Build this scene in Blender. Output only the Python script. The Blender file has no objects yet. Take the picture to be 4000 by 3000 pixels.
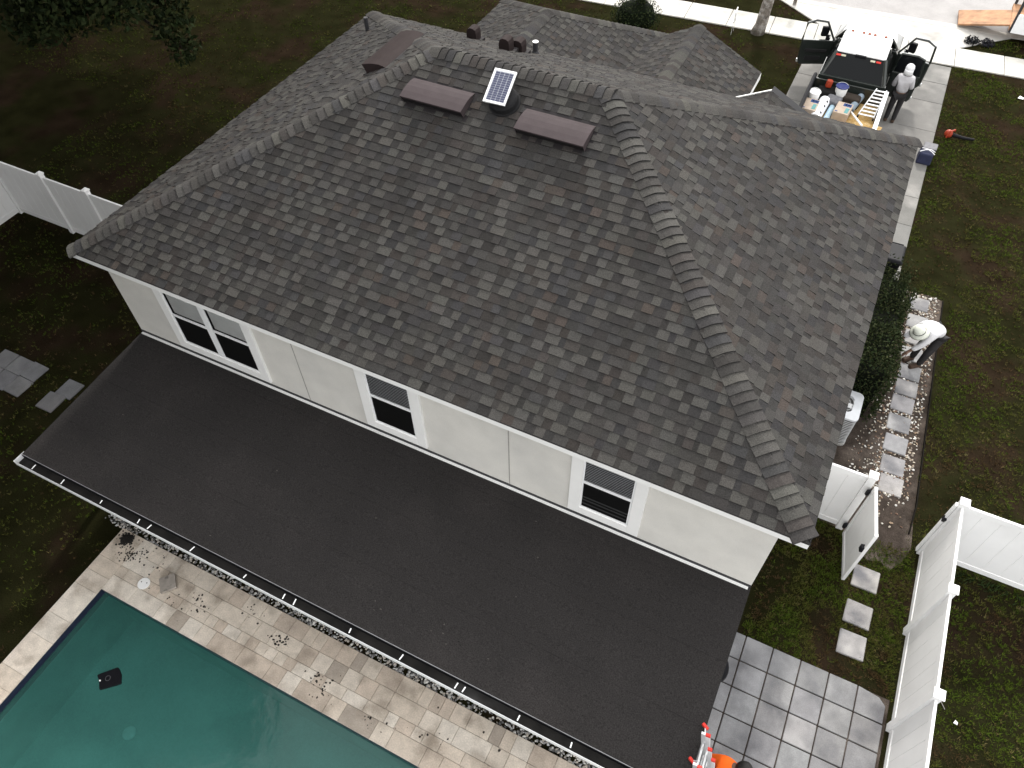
import bpy, bmesh, math, random
from mathutils import Vector, Matrix, noise as mnoise
random.seed(11)
R = math.radians
sc = bpy.context.scene
col = sc.collection

# ------------------------------------------------------------------ camera
cam_d = bpy.data.cameras.new('camera'); cam = bpy.data.objects.new('camera', cam_d); col.objects.link(cam)
PITCH, ROLL, YAW = 0.89301808, -0.0174720, 0.47236341
fw = Vector((-math.sin(YAW)*math.cos(PITCH), math.cos(YAW)*math.cos(PITCH), -math.sin(PITCH)))
rt = Vector((math.cos(YAW), math.sin(YAW), 0)); up = rt.cross(fw)
r2 = rt*math.cos(ROLL)+up*math.sin(ROLL); u2 = -rt*math.sin(ROLL)+up*math.cos(ROLL)
CAM = Vector((11.17586, -5.39903, 13.0))
mw = Matrix((( r2.x, u2.x, -fw.x, CAM.x), (r2.y, u2.y, -fw.y, CAM.y), (r2.z, u2.z, -fw.z, CAM.z), (0, 0, 0, 1)))
cam.matrix_world = mw
cam_d.sensor_width = 36; cam_d.lens = 26.46505; cam_d.clip_end = 1500; cam_d.clip_start = 0.1
sc.camera = cam

# ------------------------------------------------------------------ sky and sun (hazy sun low behind the house)
SUN_DIR = Vector((-0.16, 1.0, 0)).normalized()      # horizontal direction towards the sun
SUN_EL = R(38)
w = bpy.data.worlds.new('World'); sc.world = w; w.use_nodes = True
nt = w.node_tree; nt.nodes.clear()
sky = nt.nodes.new('ShaderNodeTexSky'); sky.sky_type = 'NISHITA'; sky.sun_disc = False
sky.sun_elevation = SUN_EL; sky.sun_rotation = math.atan2(SUN_DIR.x, SUN_DIR.y)
sky.air_density = 1.0; sky.dust_density = 4.0; sky.ozone_density = 1.0
hs = nt.nodes.new('ShaderNodeHueSaturation'); hs.inputs['Saturation'].default_value = 0.18
bg = nt.nodes.new('ShaderNodeBackground'); bg.inputs['Strength'].default_value = 0.14
wo = nt.nodes.new('ShaderNodeOutputWorld')
veil = nt.nodes.new('ShaderNodeMix'); veil.data_type = 'RGBA'; veil.inputs['Factor'].default_value = .72; veil.inputs['B'].default_value = (5.2, 5.15, 5.05, 1)   # thin even cloud over the whole sky
nt.links.new(sky.outputs[0], hs.inputs['Color']); nt.links.new(hs.outputs[0], veil.inputs['A']); nt.links.new(veil.outputs['Result'], bg.inputs['Color']); nt.links.new(bg.outputs[0], wo.inputs[0])
sd = bpy.data.lights.new('sun', 'SUN'); sd.energy = 0.9; sd.angle = R(4); sd.color = (1.0, 0.95, 0.88)
so = bpy.data.objects.new('sun', sd); col.objects.link(so)
to_sun = Vector((SUN_DIR.x*math.cos(SUN_EL), SUN_DIR.y*math.cos(SUN_EL), math.sin(SUN_EL)))
so.rotation_euler = to_sun.to_track_quat('Z', 'Y').to_euler(); so.location = (0, 30, 40)
vs = sc.view_settings; vs.view_transform = 'Standard'; vs.look = 'None'; vs.gamma = 1.0; vs.exposure = 1.78; vs.use_curve_mapping = False
sc.render.engine = 'CYCLES'; sc.cycles.max_bounces = 6; sc.cycles.diffuse_bounces = 3; sc.cycles.transparent_max_bounces = 12

# ------------------------------------------------------------------ helpers
def mat(name, c, rough=.75, var=.18, scale=6., bump=0., bscale=90., metal=0., src=None, spec=.3, c2=None, c2s=1.2, c2lo=.48, c2hi=.62, coat=0., fine=0., fscale=140.):
    m = bpy.data.materials.new(name); m.use_nodes = True; t = m.node_tree; N = t.nodes; L = t.links
    b = N['Principled BSDF']; b.inputs['Roughness'].default_value = rough; b.inputs['Metallic'].default_value = metal
    b.inputs['Specular IOR Level'].default_value = spec; b.inputs['Coat Weight'].default_value = coat
    geo = N.new('ShaderNodeNewGeometry')
    def noise(s, det=4.):
        n = N.new('ShaderNodeTexNoise'); n.inputs['Scale'].default_value = s; n.inputs['Detail'].default_value = det
        L.new(geo.outputs['Position'], n.inputs['Vector']); return n.outputs['Fac']
    if src == 'obj':
        oi = N.new('ShaderNodeObjectInfo'); cc = oi.outputs['Color']
    elif src == 'tint':
        at = N.new('ShaderNodeAttribute'); at.attribute_name = 'tint'; cc = at.outputs['Color']
    else:
        rgb = N.new('ShaderNodeRGB'); rgb.outputs[0].default_value = (*c, 1); cc = rgb.outputs[0]
    if c2 is not None:
        mr = N.new('ShaderNodeMapRange'); mr.inputs['From Min'].default_value = c2lo; mr.inputs['From Max'].default_value = c2hi
        L.new(noise(c2s, 6.), mr.inputs['Value'])
        mx = N.new('ShaderNodeMix'); mx.data_type = 'RGBA'; mx.inputs['B'].default_value = (*c2, 1)
        L.new(mr.outputs[0], mx.inputs['Factor']); L.new(cc, mx.inputs['A']); cc = mx.outputs['Result']
    def mul(cc, s, amt, det=4.):
        mr = N.new('ShaderNodeMapRange'); mr.inputs['From Min'].default_value = .25; mr.inputs['From Max'].default_value = .75
        mr.inputs['To Min'].default_value = 1-amt; mr.inputs['To Max'].default_value = 1+amt
        L.new(noise(s, det), mr.inputs['Value'])
        v = N.new('ShaderNodeVectorMath'); v.operation = 'MULTIPLY'
        L.new(cc, v.inputs[0]); L.new(mr.outputs[0], v.inputs[1]); return v.outputs[0]
    if var: cc = mul(cc, scale, var)
    if fine: cc = mul(cc, fscale, fine, 2.)
    L.new(cc, b.inputs['Base Color'])
    if bump:
        bp = N.new('ShaderNodeBump'); bp.inputs['Strength'].default_value = bump; bp.inputs['Distance'].default_value = .01
        L.new(noise(bscale, 3.), bp.inputs['Height']); L.new(bp.outputs[0], b.inputs['Normal'])
    return m

class MB:
    def __init__(s): s.v = []; s.f = []; s.t = []; s.cur = (1, 1, 1)
    def face(s, pts):
        i = len(s.v); s.v += [tuple(p) for p in pts]; s.f.append(tuple(range(i, i+len(pts)))); s.t.append(s.cur)
    def mesh(s, vs, fs):
        i = len(s.v); s.v += [tuple(p) for p in vs]
        for f in fs: s.f.append(tuple(i+k for k in f)); s.t.append(s.cur)
    def box(s, x0, x1, y0, y1, z0, z1):
        s.mesh([(x0,y0,z0),(x1,y0,z0),(x1,y1,z0),(x0,y1,z0),(x0,y0,z1),(x1,y0,z1),(x1,y1,z1),(x0,y1,z1)],
               [(0,3,2,1),(4,5,6,7),(0,1,5,4),(1,2,6,5),(2,3,7,6),(3,0,4,7)]); return s
    def hexa(s, b4, t4):
        s.mesh(list(b4)+list(t4), [(0,3,2,1),(4,5,6,7),(0,1,5,4),(1,2,6,5),(2,3,7,6),(3,0,4,7)]); return s
    def obox(s, c, size, rot=(0,0,0)):
        M = Matrix.Translation(c) @ (Matrix.Rotation(rot[2],4,'Z') @ Matrix.Rotation(rot[1],4,'Y') @ Matrix.Rotation(rot[0],4,'X'))
        a, b, d = size[0]/2, size[1]/2, size[2]/2
        P = [M @ Vector(q) for q in ((-a,-b,-d),(a,-b,-d),(a,b,-d),(-a,b,-d),(-a,-b,d),(a,-b,d),(a,b,d),(-a,b,d))]
        s.mesh(P, [(0,3,2,1),(4,5,6,7),(0,1,5,4),(1,2,6,5),(2,3,7,6),(3,0,4,7)]); return s
    def tube(s, pts, r, n=8, closed_caps=True):
        pts = [Vector(p) for p in pts]; rr = r if isinstance(r, (list, tuple)) else [r]*len(pts)
        i0 = len(s.v); K = len(pts)
        for k, p in enumerate(pts):
            d = (pts[min(k+1,K-1)]-pts[max(k-1,0)]).normalized()
            a = d.cross(Vector((0,0,1)) if abs(d.z) < .95 else Vector((1,0,0))).normalized(); b = d.cross(a)
            for j in range(n):
                q = 2*math.pi*j/n; s.v.append(tuple(p+(a*math.cos(q)+b*math.sin(q))*rr[k]))
        for k in range(K-1):
            for j in range(n):
                s.f.append((i0+k*n+j, i0+k*n+(j+1)%n, i0+(k+1)*n+(j+1)%n, i0+(k+1)*n+j)); s.t.append(s.cur)
        if closed_caps:
            s.f.append(tuple(i0+j for j in range(n))[::-1]); s.t.append(s.cur)
            s.f.append(tuple(i0+(K-1)*n+j for j in range(n))); s.t.append(s.cur)
        return s
    def lathe(s, prof, c, n=20, M=None):
        i0 = len(s.v); K = len(prof)
        for (r, z) in prof:
            for j in range(n):
                q = 2*math.pi*j/n; p = Vector((r*math.cos(q), r*math.sin(q), z))
                if M is not None: p = M @ p
                s.v.append(tuple(p+Vector(c)))
        for k in range(K-1):
            for j in range(n):
                s.f.append((i0+k*n+j, i0+k*n+(j+1)%n, i0+(k+1)*n+(j+1)%n, i0+(k+1)*n+j)); s.t.append(s.cur)
        s.f.append(tuple(i0+j for j in range(n))[::-1]); s.t.append(s.cur)
        s.f.append(tuple(i0+(K-1)*n+j for j in range(n))); s.t.append(s.cur)
        return s
    def prism(s, poly, axis, a, b):
        """extrude a 2-D polygon along an axis ('x','y','z') from a to b"""
        def P(q, h): return {'x': (h, q[0], q[1]), 'y': (q[0], h, q[1]), 'z': (q[0], q[1], h)}[axis]
        n = len(poly); s.mesh([P(q, a) for q in poly]+[P(q, b) for q in poly],
              [tuple(range(n))[::-1], tuple(range(n, 2*n))]+[(k, (k+1)%n, n+(k+1)%n, n+k) for k in range(n)]); return s
    def build(s, name, m, parent=None, bev=0., smooth=False, tint=False, off=None, segs=2):
        o0 = Vector(off) if off is not None else (root_loc(parent) if parent else Vector((0,0,0)))
        me = bpy.data.meshes.new(name); me.from_pydata([(v[0]-o0.x, v[1]-o0.y, v[2]-o0.z) for v in s.v], [], s.f)
        if tint:
            a = me.attributes.new('tint', 'FLOAT_COLOR', 'FACE')
            a.data.foreach_set('color', [x for t in s.t for x in (*t, 1.)])
        me.materials.append(m)
        bm = bmesh.new(); bm.from_mesh(me)
        if not tint: bmesh.ops.recalc_face_normals(bm, faces=bm.faces)
        bm.to_mesh(me); bm.free()
        if smooth: me.polygons.foreach_set('use_smooth', [True]*len(me.polygons))
        o = bpy.data.objects.new(name, me); col.objects.link(o)
        if parent: o.parent = parent
        elif off is not None: o.location = o0
        if bev:
            b = o.modifiers.new('bevel', 'BEVEL'); b.width = bev; b.segments = segs; b.limit_method = 'ANGLE'
        return o
def root_loc(o):
    v = Vector((0,0,0))
    while o is not None: v += Vector(o.location); o = o.parent
    return v
def tag(o, label=None, cat=None, group=None, kind=None):
    if label: o['label'] = label
    if cat: o['category'] = cat
    if group: o['group'] = group
    if kind: o['kind'] = kind
    return o
def thing(name, loc, label, cat, group=None):
    o = bpy.data.objects.new(name, None); col.objects.link(o); o.location = loc; o.empty_display_size = .2
    return tag(o, label, cat, group)
def inst(name, me, parent, loc, color=None, rotz=0., scale=None, label=None):
    o = bpy.data.objects.new(name, me); col.objects.link(o)
    if parent: o.parent = parent; loc = Vector(loc)-root_loc(parent)
    o.location = loc; o.rotation_euler = (0, 0, rotz)
    if scale: o.scale = scale
    if color: o.color = (*color, 1)
    if label: o['label'] = label
    return o
def unit_mesh(name, mb, m, bev=0.):
    o = mb.build(name, m); me = o.data
    if bev:
        bm = bmesh.new(); bm.from_mesh(me); bmesh.ops.bevel(bm, geom=list(bm.edges), offset=bev, segments=1, affect='EDGES'); bm.to_mesh(me); bm.free()
    bpy.data.objects.remove(o); return me
def jit(c, a, h=.0):
    k = 1+random.uniform(-a, a); return (c[0]*k*(1+random.uniform(-h,h)), c[1]*k, c[2]*k*(1+random.uniform(-h,h)))

# ------------------------------------------------------------------ materials
M_soil   = mat('lawn_soil', (.012,.012,.005), .95, .35, 1.7, .6, 60, c2=(.016,.011,.007), c2s=.6, spec=0, fine=.5, fscale=45)
M_grass  = mat('grass_blades', (.04,.05,.02), .95, .0, src='tint', spec=.0)
M_conc   = mat('concrete', (.40,.385,.36), .9, .14, 2.2, .25, 130, src='obj', c2=(.27,.26,.245), c2s=.8, c2lo=.52, c2hi=.75, fine=.18, fscale=90)
M_paver  = mat('cement_paver', (.30,.30,.30), .9, .18, 3.5, .3, 120, src='obj', spec=.12, c2=(.125,.125,.134), c2s=1.8, c2lo=.42, c2hi=.70, fine=.16, fscale=80)
M_trav   = mat('travertine', (.46,.40,.33), .8, .16, 6., .2, 90, src='obj', c2=(.27,.225,.18), c2s=2.3, c2lo=.50, c2hi=.74, fine=.16, fscale=45)
M_asph   = mat('road_asphalt', (.30,.29,.285), .95, .12, 1.5, .5, 160, fine=.3, fscale=120)
M_dirt   = mat('mulch_dirt', (.040,.032,.027), .95, .4, 5., .8, 70, spec=.03, c2=(.085,.07,.06), c2s=1.4, c2lo=.5, c2hi=.66, fine=.4, fscale=60)
M_shing  = mat('asphalt_shingle_field', (.08,.08,.08), .95, .12, 1.1, .5, 260, src='tint', spec=.08, fine=.40, fscale=75)
M_shing1 = mat('asphalt_shingle', (.08,.08,.08), .95, .12, 1.1, .5, 260, src='obj', spec=.08, fine=.40, fscale=75)
M_edge   = mat('cut_edge_shade', (.010,.010,.010), .9)  # cap butts: black asphalt cut doubling as a painted shadow line
M_under  = mat('roof_underlay', (.022,.022,.022), .95)
M_roll   = mat('rolled_roofing', (.0245,.0228,.0224), .92, .08, .9, .6, 240, spec=.08, c2=(.0275,.0252,.0246), c2s=.45, fine=.5, fscale=65)
M_stucco = mat('cream_stucco', (.655,.64,.60), .92, .05, 3., .5, 150, c2=(.55,.54,.515), c2s=.8, c2lo=.42, c2hi=.78, fine=.08, fscale=110)
M_trim   = mat('white_trim', (.80,.80,.79), .6, .03, 4.)
M_vinyl  = mat('white_vinyl', (.80,.80,.80), .45, .03, 2., spec=.4, c2=(.72,.72,.72), c2s=.7, c2lo=.5, c2hi=.85)
M_alu    = mat('white_aluminium', (.80,.81,.82), .4, .04, 5.)
M_black  = mat('black_plastic', (.008,.008,.010), .5, .1, 10., spec=.10)
M_rubber = mat('black_rubber', (.010,.010,.010), .85, .1, 20., spec=.08)
M_glass  = mat('dark_glass', (.006,.007,.008), .08, 0, spec=.12)
M_blind  = mat('window_blind', (.62,.62,.63), .6, .05, 10.)
M_shade  = mat('window_shade', (.80,.80,.78), .8, .05, 6.)
M_dark   = mat('dark_gap', (.006,.006,.006), .9)
M_vent   = mat('brown_vent_metal', (.050,.040,.042), .7, .10, 6., spec=.08, fine=.12, fscale=120)
M_ventd  = mat('vent_louver_dark', (.010,.008,.009), .8)
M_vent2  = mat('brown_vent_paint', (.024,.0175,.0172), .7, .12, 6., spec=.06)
M_lead   = mat('dark_pipe', (.03,.03,.033), .6, .1, 8.)
M_galv   = mat('bright_metal_rim', (.62,.63,.62), .35, .05, 8., metal=.6)
M_alum   = mat('ladder_aluminium', (.62,.63,.64), .38, .08, 12., metal=.35)
M_red    = mat('red_plastic', (.55,.03,.02), .5, .1, 8.)
M_orange = mat('orange_plastic', (.30,.035,.012), .5, .15, 10.)
M_stone  = mat('river_pebble', (.2,.2,.2), .7, .2, 40., src='tint')
M_bark   = mat('tree_bark', (.16,.14,.12), .95, .5, 9., .9, 25, c2=(.32,.30,.28), c2s=5., fine=.4, fscale=50)
M_barkd  = mat('oak_bark', (.030,.026,.022), .95, .4, 9., .9, 25, spec=.05)
M_leafd  = mat('dark_leaves', (.02,.03,.012), .85, 0, src='tint', spec=.03)
M_wtile  = mat('pool_waterline_tile', (.012,.015,.035), .35, .25, 14.)
M_plast  = mat('pool_plaster', (.52,.62,.60), .9, .16, 1.3, c2=(.38,.47,.45), c2s=.6, fine=.1, fscale=30)
M_navy   = mat('navy_cloth', (.018,.022,.05), .85, .2, 20.)
M_skin   = mat('skin', (.15,.09,.065), .6, .06, 20.)
M_trous  = mat('dark_trousers', (.02,.019,.02), .9, .2, 15., .4, 60)
M_shirt1 = mat('grey_white_shirt', (.45,.44,.46), .9, .15, 6., .5, 30, c2=(.30,.29,.30), c2s=3.)
M_shirt2 = mat('white_work_shirt', (.58,.58,.60), .9, .08, 8., .5, 30)
M_hat    = mat('pale_canvas_hat', (.55,.57,.51), .9, .1, 10., .3, 60)
M_whitec = mat('white_cap', (.72,.72,.74), .9, .06, 10., .3, 60)
M_hair   = mat('black_hair', (.01,.009,.008), .6, .2, 30.)
M_hivis  = mat('orange_shirt', (.85,.13,.01), .85, .12, 9., .3, 40)
M_boot   = mat('brown_boot', (.05,.03,.02), .8, .2, 20.)

# water: clear tinted sheet with a Fresnel gloss over the plastered shell
M_water = bpy.data.materials.new('pool_water'); M_water.use_nodes = True
t = M_water.node_tree; t.nodes.clear(); N = t.nodes.new
o_ = N('ShaderNodeOutputMaterial'); mx = N('ShaderNodeMixShader'); tr = N('ShaderNodeBsdfTransparent'); gl = N('ShaderNodeBsdfGlossy'); fr = N('ShaderNodeFresnel')
tr.inputs['Color'].default_value = (.33,.615,.585,1); gl.inputs['Roughness'].default_value = .06; fr.inputs['IOR'].default_value = 1.33
nz = N('ShaderNodeTexNoise'); nz.inputs['Scale'].default_value = 5.; bp = N('ShaderNodeBump'); bp.inputs['Strength'].default_value = .35; bp.inputs['Distance'].default_value = .02; nz.inputs['Detail'].default_value = 6
ge = N('ShaderNodeNewGeometry'); L = t.links.new
L(ge.outputs['Position'], nz.inputs['Vector']); L(nz.outputs['Fac'], bp.inputs['Height']); L(bp.outputs[0], gl.inputs['Normal']); L(bp.outputs[0], fr.inputs['Normal'])
df = N('ShaderNodeBsdfDiffuse'); df.inputs['Color'].default_value = (.040,.122,.108,1); mk = N('ShaderNodeMixShader')   # murk suspended in the water
nm = N('ShaderNodeTexNoise'); nm.inputs['Scale'].default_value = .7; nm.inputs['Detail'].default_value = 5; mr_ = N('ShaderNodeMapRange'); mr_.inputs['To Min'].default_value = .30; mr_.inputs['To Max'].default_value = .66
L(ge.outputs['Position'], nm.inputs['Vector']); L(nm.outputs['Fac'], mr_.inputs['Value']); L(mr_.outputs[0], mk.inputs[0]); L(tr.outputs[0], mk.inputs[1]); L(df.outputs[0], mk.inputs[2])
L(fr.outputs[0], mx.inputs[0]); L(mk.outputs[0], mx.inputs[1]); L(gl.outputs[0], mx.inputs[2]); L(mx.outputs[0], o_.inputs[0])

# ------------------------------------------------------------------ ground
PX0, PX1, PY0, PY1 = 1.80, 10.6, -9.0, -3.67            # pool opening
def ring(mb, X0, X1, Y0, Y1, x0, x1, y0, y1, z):
    for (a, b, c, d) in ((X0, x0, Y0, Y1), (x1, X1, Y0, Y1), (x0, x1, Y0, y0), (x0, x1, y1, Y1)):
        mb.face([(a,c,z),(b,c,z),(b,d,z),(a,d,z)])
g = MB(); ring(g, -300, 300, -300, 300, PX0-.2, PX1+.2, PY0-.2, PY1+.2, 0)
lawn = tag(g.build('lawn', M_soil), 'dark patchy lawn with brown soil around the house', kind='structure')

# pool shell, waterline tiles, water
p = MB(); zf = -1.45
p.face([(PX0,PY0,zf),(PX1,PY0,zf),(PX1,PY1,zf),(PX0,PY1,zf)])
for (a, b) in (((PX0,PY0),(PX1,PY0)),((PX1,PY0),(PX1,PY1)),((PX1,PY1),(PX0,PY1)),((PX0,PY1),(PX0,PY0))):
    p.face([(*a,zf),(*b,zf),(*b,-.28),(*a,-.28)])
pool = tag(p.build('swimming_pool', M_plast), kind='structure'); pool['label'] = 'plastered pool shell under green water'
p = MB()
for (a, b) in (((PX0,PY0),(PX1,PY0)),((PX1,PY0),(PX1,PY1)),((PX1,PY1),(PX0,PY1)),((PX0,PY1),(PX0,PY0))):
    p.face([(*a,-.28),(*b,-.28),(*b,.02),(*a,.02)])
p.build('waterline_tile', M_wtile, pool)
p = MB(); p.face([(PX0,PY0,-.13),(PX1,PY0,-.13),(PX1,PY1,-.13),(PX0,PY1,-.13)])
tag(p.build('pool_water', M_water), 'murky green pool water', kind='structure')

# travertine deck: staggered tiles in rows
deck_root = MB(); ring(deck_root, 1.26, 12.3, PY0-.6, -2.56, PX0-.01, PX1+.01, PY0-.01, PY1+.01, .008)
deck = tag(deck_root.build('pool_deck', mat('sand_grout', (.30,.26,.22), .95, .3, 8.)), 'travertine tile deck round the pool', kind='structure')
TRAV = [(.55,.485,.41),(.52,.45,.375),(.58,.515,.44),(.48,.405,.335),(.60,.545,.475)]
tile_me = {}
def tile(name, parent, x0, x1, y0, y1, z1, m, colr, bev=.006, gap=.006, dz=.002, tilt=0.):
    sx, sy = round(x1-x0-gap, 3), round(y1-y0-gap, 3)
    key = (sx, sy, m.name)
    if key not in tile_me:
        tile_me[key] = unit_mesh(name, MB().box(-sx/2, sx/2, -sy/2, sy/2, -.05, 0), m, bev)
    return inst(name, tile_me[key], parent, ((x0+x1)/2, (y0+y1)/2, z1+random.uniform(-dz, dz)), colr, rotz=random.uniform(-tilt, tilt))
def trow(x0, x1, y0, y1, lens):
    x = x0
    while x < x1-.02:
        l = min(random.choice(lens), x1-x)
        if x1-x-l < .12: l = x1-x
        c = random.choice(TRAV)
        if random.random() < .05: c = (.33,.285,.24)
        tile('deck_tile', deck, x, x+l, y0, y1, .045, M_trav, jit(c, .07), bev=.004, gap=.005); x += l
rows = [(-3.67,-3.36,(.305,.61)),(-3.36,-3.16,(.2,.305,.41)),(-3.16,-2.86,(.305,.305,.61)),(-2.86,-2.56,(.2,.305,.41))]
for (a, b, ls) in rows: trow(1.80, 12.3, a, b, ls)
y = -2.56
while y > -7.6:                                          # coping strip along the pool's far side
    l = random.choice((.305,.41,.61)); c = random.choice(TRAV)
    tile('deck_tile', deck, 1.26, 1.80, y-l, y, .045, M_trav, jit(c, .06), bev=.003, gap=.003); y -= l

# ------------------------------------------------------------------ patio of square cement pavers, stepping stones
patio = tag(MB().box(12.10,14.98,-5.2,.62,-.05,.012).build('patio', M_dirt), 'grey square paver patio beside the house', kind='structure')
for i in range(6):
    for j in range(12):
        x0 = 12.11+.472*i; y1 = .64-.472*j
        if i == 5 and j == 0:
            poly = [(x0+.01,y1-.47+.01),(x0+.455,y1-.47+.01),(x0+.455,y1-.16),(x0+.34,y1-.055),(x0+.01,y1-.01)]
            o = MB().prism(poly, 'z', -.02, .034).build('paver', M_paver, patio, bev=.006); o.color = (.25,.25,.255,1)
            continue
        tile('paver', patio, x0, x0+.472, y1-.472, y1, .034+random.uniform(-.003,.003), M_paver, jit((.235,.235,.24), .14, .02), bev=.008, gap=.02, tilt=.006)
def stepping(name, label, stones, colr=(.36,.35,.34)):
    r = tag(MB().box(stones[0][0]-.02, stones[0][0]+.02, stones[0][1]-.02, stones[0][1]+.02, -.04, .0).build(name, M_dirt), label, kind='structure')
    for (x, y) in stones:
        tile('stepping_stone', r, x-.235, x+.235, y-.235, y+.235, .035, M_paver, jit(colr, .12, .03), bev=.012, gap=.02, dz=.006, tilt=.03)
    return r
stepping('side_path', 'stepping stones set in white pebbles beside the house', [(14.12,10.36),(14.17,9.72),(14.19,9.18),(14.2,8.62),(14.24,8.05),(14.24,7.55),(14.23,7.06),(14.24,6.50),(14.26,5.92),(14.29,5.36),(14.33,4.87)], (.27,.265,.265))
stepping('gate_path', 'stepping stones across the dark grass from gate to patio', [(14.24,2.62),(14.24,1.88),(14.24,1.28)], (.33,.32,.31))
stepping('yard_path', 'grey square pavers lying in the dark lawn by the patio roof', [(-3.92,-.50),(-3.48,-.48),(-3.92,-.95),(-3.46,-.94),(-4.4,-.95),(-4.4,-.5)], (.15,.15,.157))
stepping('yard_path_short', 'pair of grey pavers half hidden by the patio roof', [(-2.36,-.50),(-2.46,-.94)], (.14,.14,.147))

# mulch bed with shells along the right side
b = MB(); edge_ = [(12.2,3.5),(13.0,3.5),(13.7,3.45),(13.95,3.2),(14.2,3.02),(14.42,3.1),(14.6,2.98),(14.78,3.25),(14.9,3.6),(14.84,4.4),(14.74,7.2),(14.62,10.72),(14.3,10.8),(14.0,10.7),(13.55,10.75),(12.2,10.75)]
b.face([(x_,y_,.006) for x_, y_ in edge_])
bed = tag(b.build('mulch_bed', M_dirt), 'brown mulch bed along the side of the house', kind='structure')
e = MB(); e.prism([(14.80,3.9),(14.82,3.9),(14.86,4.6),(14.76,7.2),(14.64,10.7),(14.62,10.7),(14.74,7.2),(14.84,4.6)], 'z', -.03, .05)
tag(e.build('bed_edging', mat('edging_dark', (.010,.009,.008), .95, spec=.03)), 'thin black edging between mulch bed and lawn', 'edging')
b = MB(); b.face([(13.75,2.75,.005),(14.95,2.75,.005),(14.95,3.56,.005),(13.75,3.56,.005)])

def pebbles(name, n, gen, sizes, cols, label):
    mb = MB(); ico = [(0,0,1),(.9,0,.0),(.28,.85,0),(-.72,.53,0),(-.72,-.53,0),(.28,-.85,0),(0,0,-1)]
    fs = [(0,1,2),(0,2,3),(0,3,4),(0,4,5),(0,5,1),(6,2,1),(6,3,2),(6,4,3),(6,5,4),(6,1,5)]
    for k in range(n):
        x, y, z = gen(); s = random.uniform(*sizes); M = Matrix.Rotation(random.uniform(0,6.3),3,'Z') @ Matrix.Rotation(random.uniform(-.5,.5),3,'X')
        a, bb, c = s*random.uniform(.8,1.4), s*random.uniform(.6,1.), s*random.uniform(.4,.7)
        mb.cur = jit(random.choice(cols), .25)
        mb.mesh([Vector((x,y,z+c*.5))+M @ Vector((q[0]*a*random.uniform(.85,1.15), q[1]*bb*random.uniform(.85,1.15), q[2]*c)) for q in ico], fs)
    return tag(mb.build(name, M_stone, tint=True), label, kind='stuff')
pebbles('drip_strip_gravel', 4200, lambda: (random.uniform(.7,12.1), random.uniform(-2.565,-2.0)+random.uniform(-.0,.0), .005), (.016,.036),
        [(.40,.40,.40),(.20,.195,.19),(.56,.55,.52),(.10,.10,.10),(.45,.41,.36)], 'grey river gravel strip between patio roof and pool deck')
def bedgen():
    while True:
        y = random.uniform(3.9, 10.75); x = random.gauss(14.22, .33)
        if not 13.45 < x < 14.72-.02*(y-4): continue
        if 3.9 < y < 4.6 and random.random() < .8: continue
        if x < 13.95 and random.random() < .35: continue
        return x, y, .008
pebbles('path_gravel', 2300, bedgen, (.013,.034), [(.46,.44,.40),(.36,.32,.26),(.22,.16,.11),(.60,.59,.56),(.14,.085,.06),(.20,.17,.14)], 'white shells and pebbles around the stepping stones')
pebbles('wall_gravel', 260, lambda: (random.uniform(12.08,12.36), random.uniform(.65,1.6) , .01), (.015,.035), [(.5,.5,.48),(.3,.29,.27),(.14,.13,.12)], 'pebble line along the patio roof edge')
# ------------------------------------------------------------------ driveway, pavement, apron, street
def slabs(parent, name, rects, z1, c, m=None, bev=.012, gap=.014):
    for (x0, x1, y0, y1) in rects: tile(name, parent, x0, x1, y0, y1, z1, m or M_conc, jit(c, .05, .01), bev=bev, gap=gap, dz=.002)
dw = tag(MB().box(9.05,13.56,10.0,22.2,-.1,.006).build('driveway', M_dirt), 'concrete driveway of square slabs', kind='structure')
ys = [10.05,11.75,13.25,14.55,16.3,18.05,19.75,21.0,22.22]
for a, b_ in zip(ys[:-1], ys[1:]):
    if b_ < 11.8: slabs(dw, 'slab', [(12.3,13.56,a,b_)], .04, (.14,.137,.13))
    else: slabs(dw, 'slab', [(9.05,11.3,a,b_),(11.3,13.56,a,b_)], .04, (.14,.137,.13), gap=.006 if b_ < 21 else .014)
SK = .06                                                  # the street runs slightly askew to the house
def sy(x, y): return y+SK*(x-10)
def skew(x0, x1, y0, y1): return [(x0,sy(x0,y0)),(x1,sy(x1,y0)),(x1,sy(x1,y1)),(x0,sy(x0,y1))]
sw = tag(MB().prism(skew(-30,40,22.15,23.45), 'z', -.1, .007).build('sidewalk', M_dirt), 'pale concrete sidewalk of square panels', kind='structure')
swm = unit_mesh('slab', MB().box(-.753,.753,-.645,.645,-.05,0), M_conc, .012)
x = 13.58-1.52*18
while x < 26:
    cx = x+.76; inst('slab', swm, sw, (cx, sy(cx, 22.80), .045), jit((.50,.485,.45), .05, .01), rotz=SK); x += 1.52
ap = tag(MB().prism([(9.0,sy(9,23.46)),(13.6,sy(13.6,23.46)),(15.2,sy(15.2,24.9)),(7.3,sy(7.3,24.9))], 'z', -.1, .032).build('driveway_apron', M_conc, bev=.01), 'flared concrete driveway apron at the street', kind='structure')
ap.color = (.44,.425,.40,1)
kb = tag(MB().prism(skew(-40,60,24.91,25.22), 'z', -.1, .036).build('street_gutter', M_conc, bev=.012), 'pale concrete gutter strip along the street', kind='structure'); kb.color = (.50,.48,.44,1)
rd = MB(); q = skew(-60,80,25.22,33); rd.face([(*a,.014) for a in q])
tag(rd.build('street', M_asph), 'light grey asphalt street', kind='structure')

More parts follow.
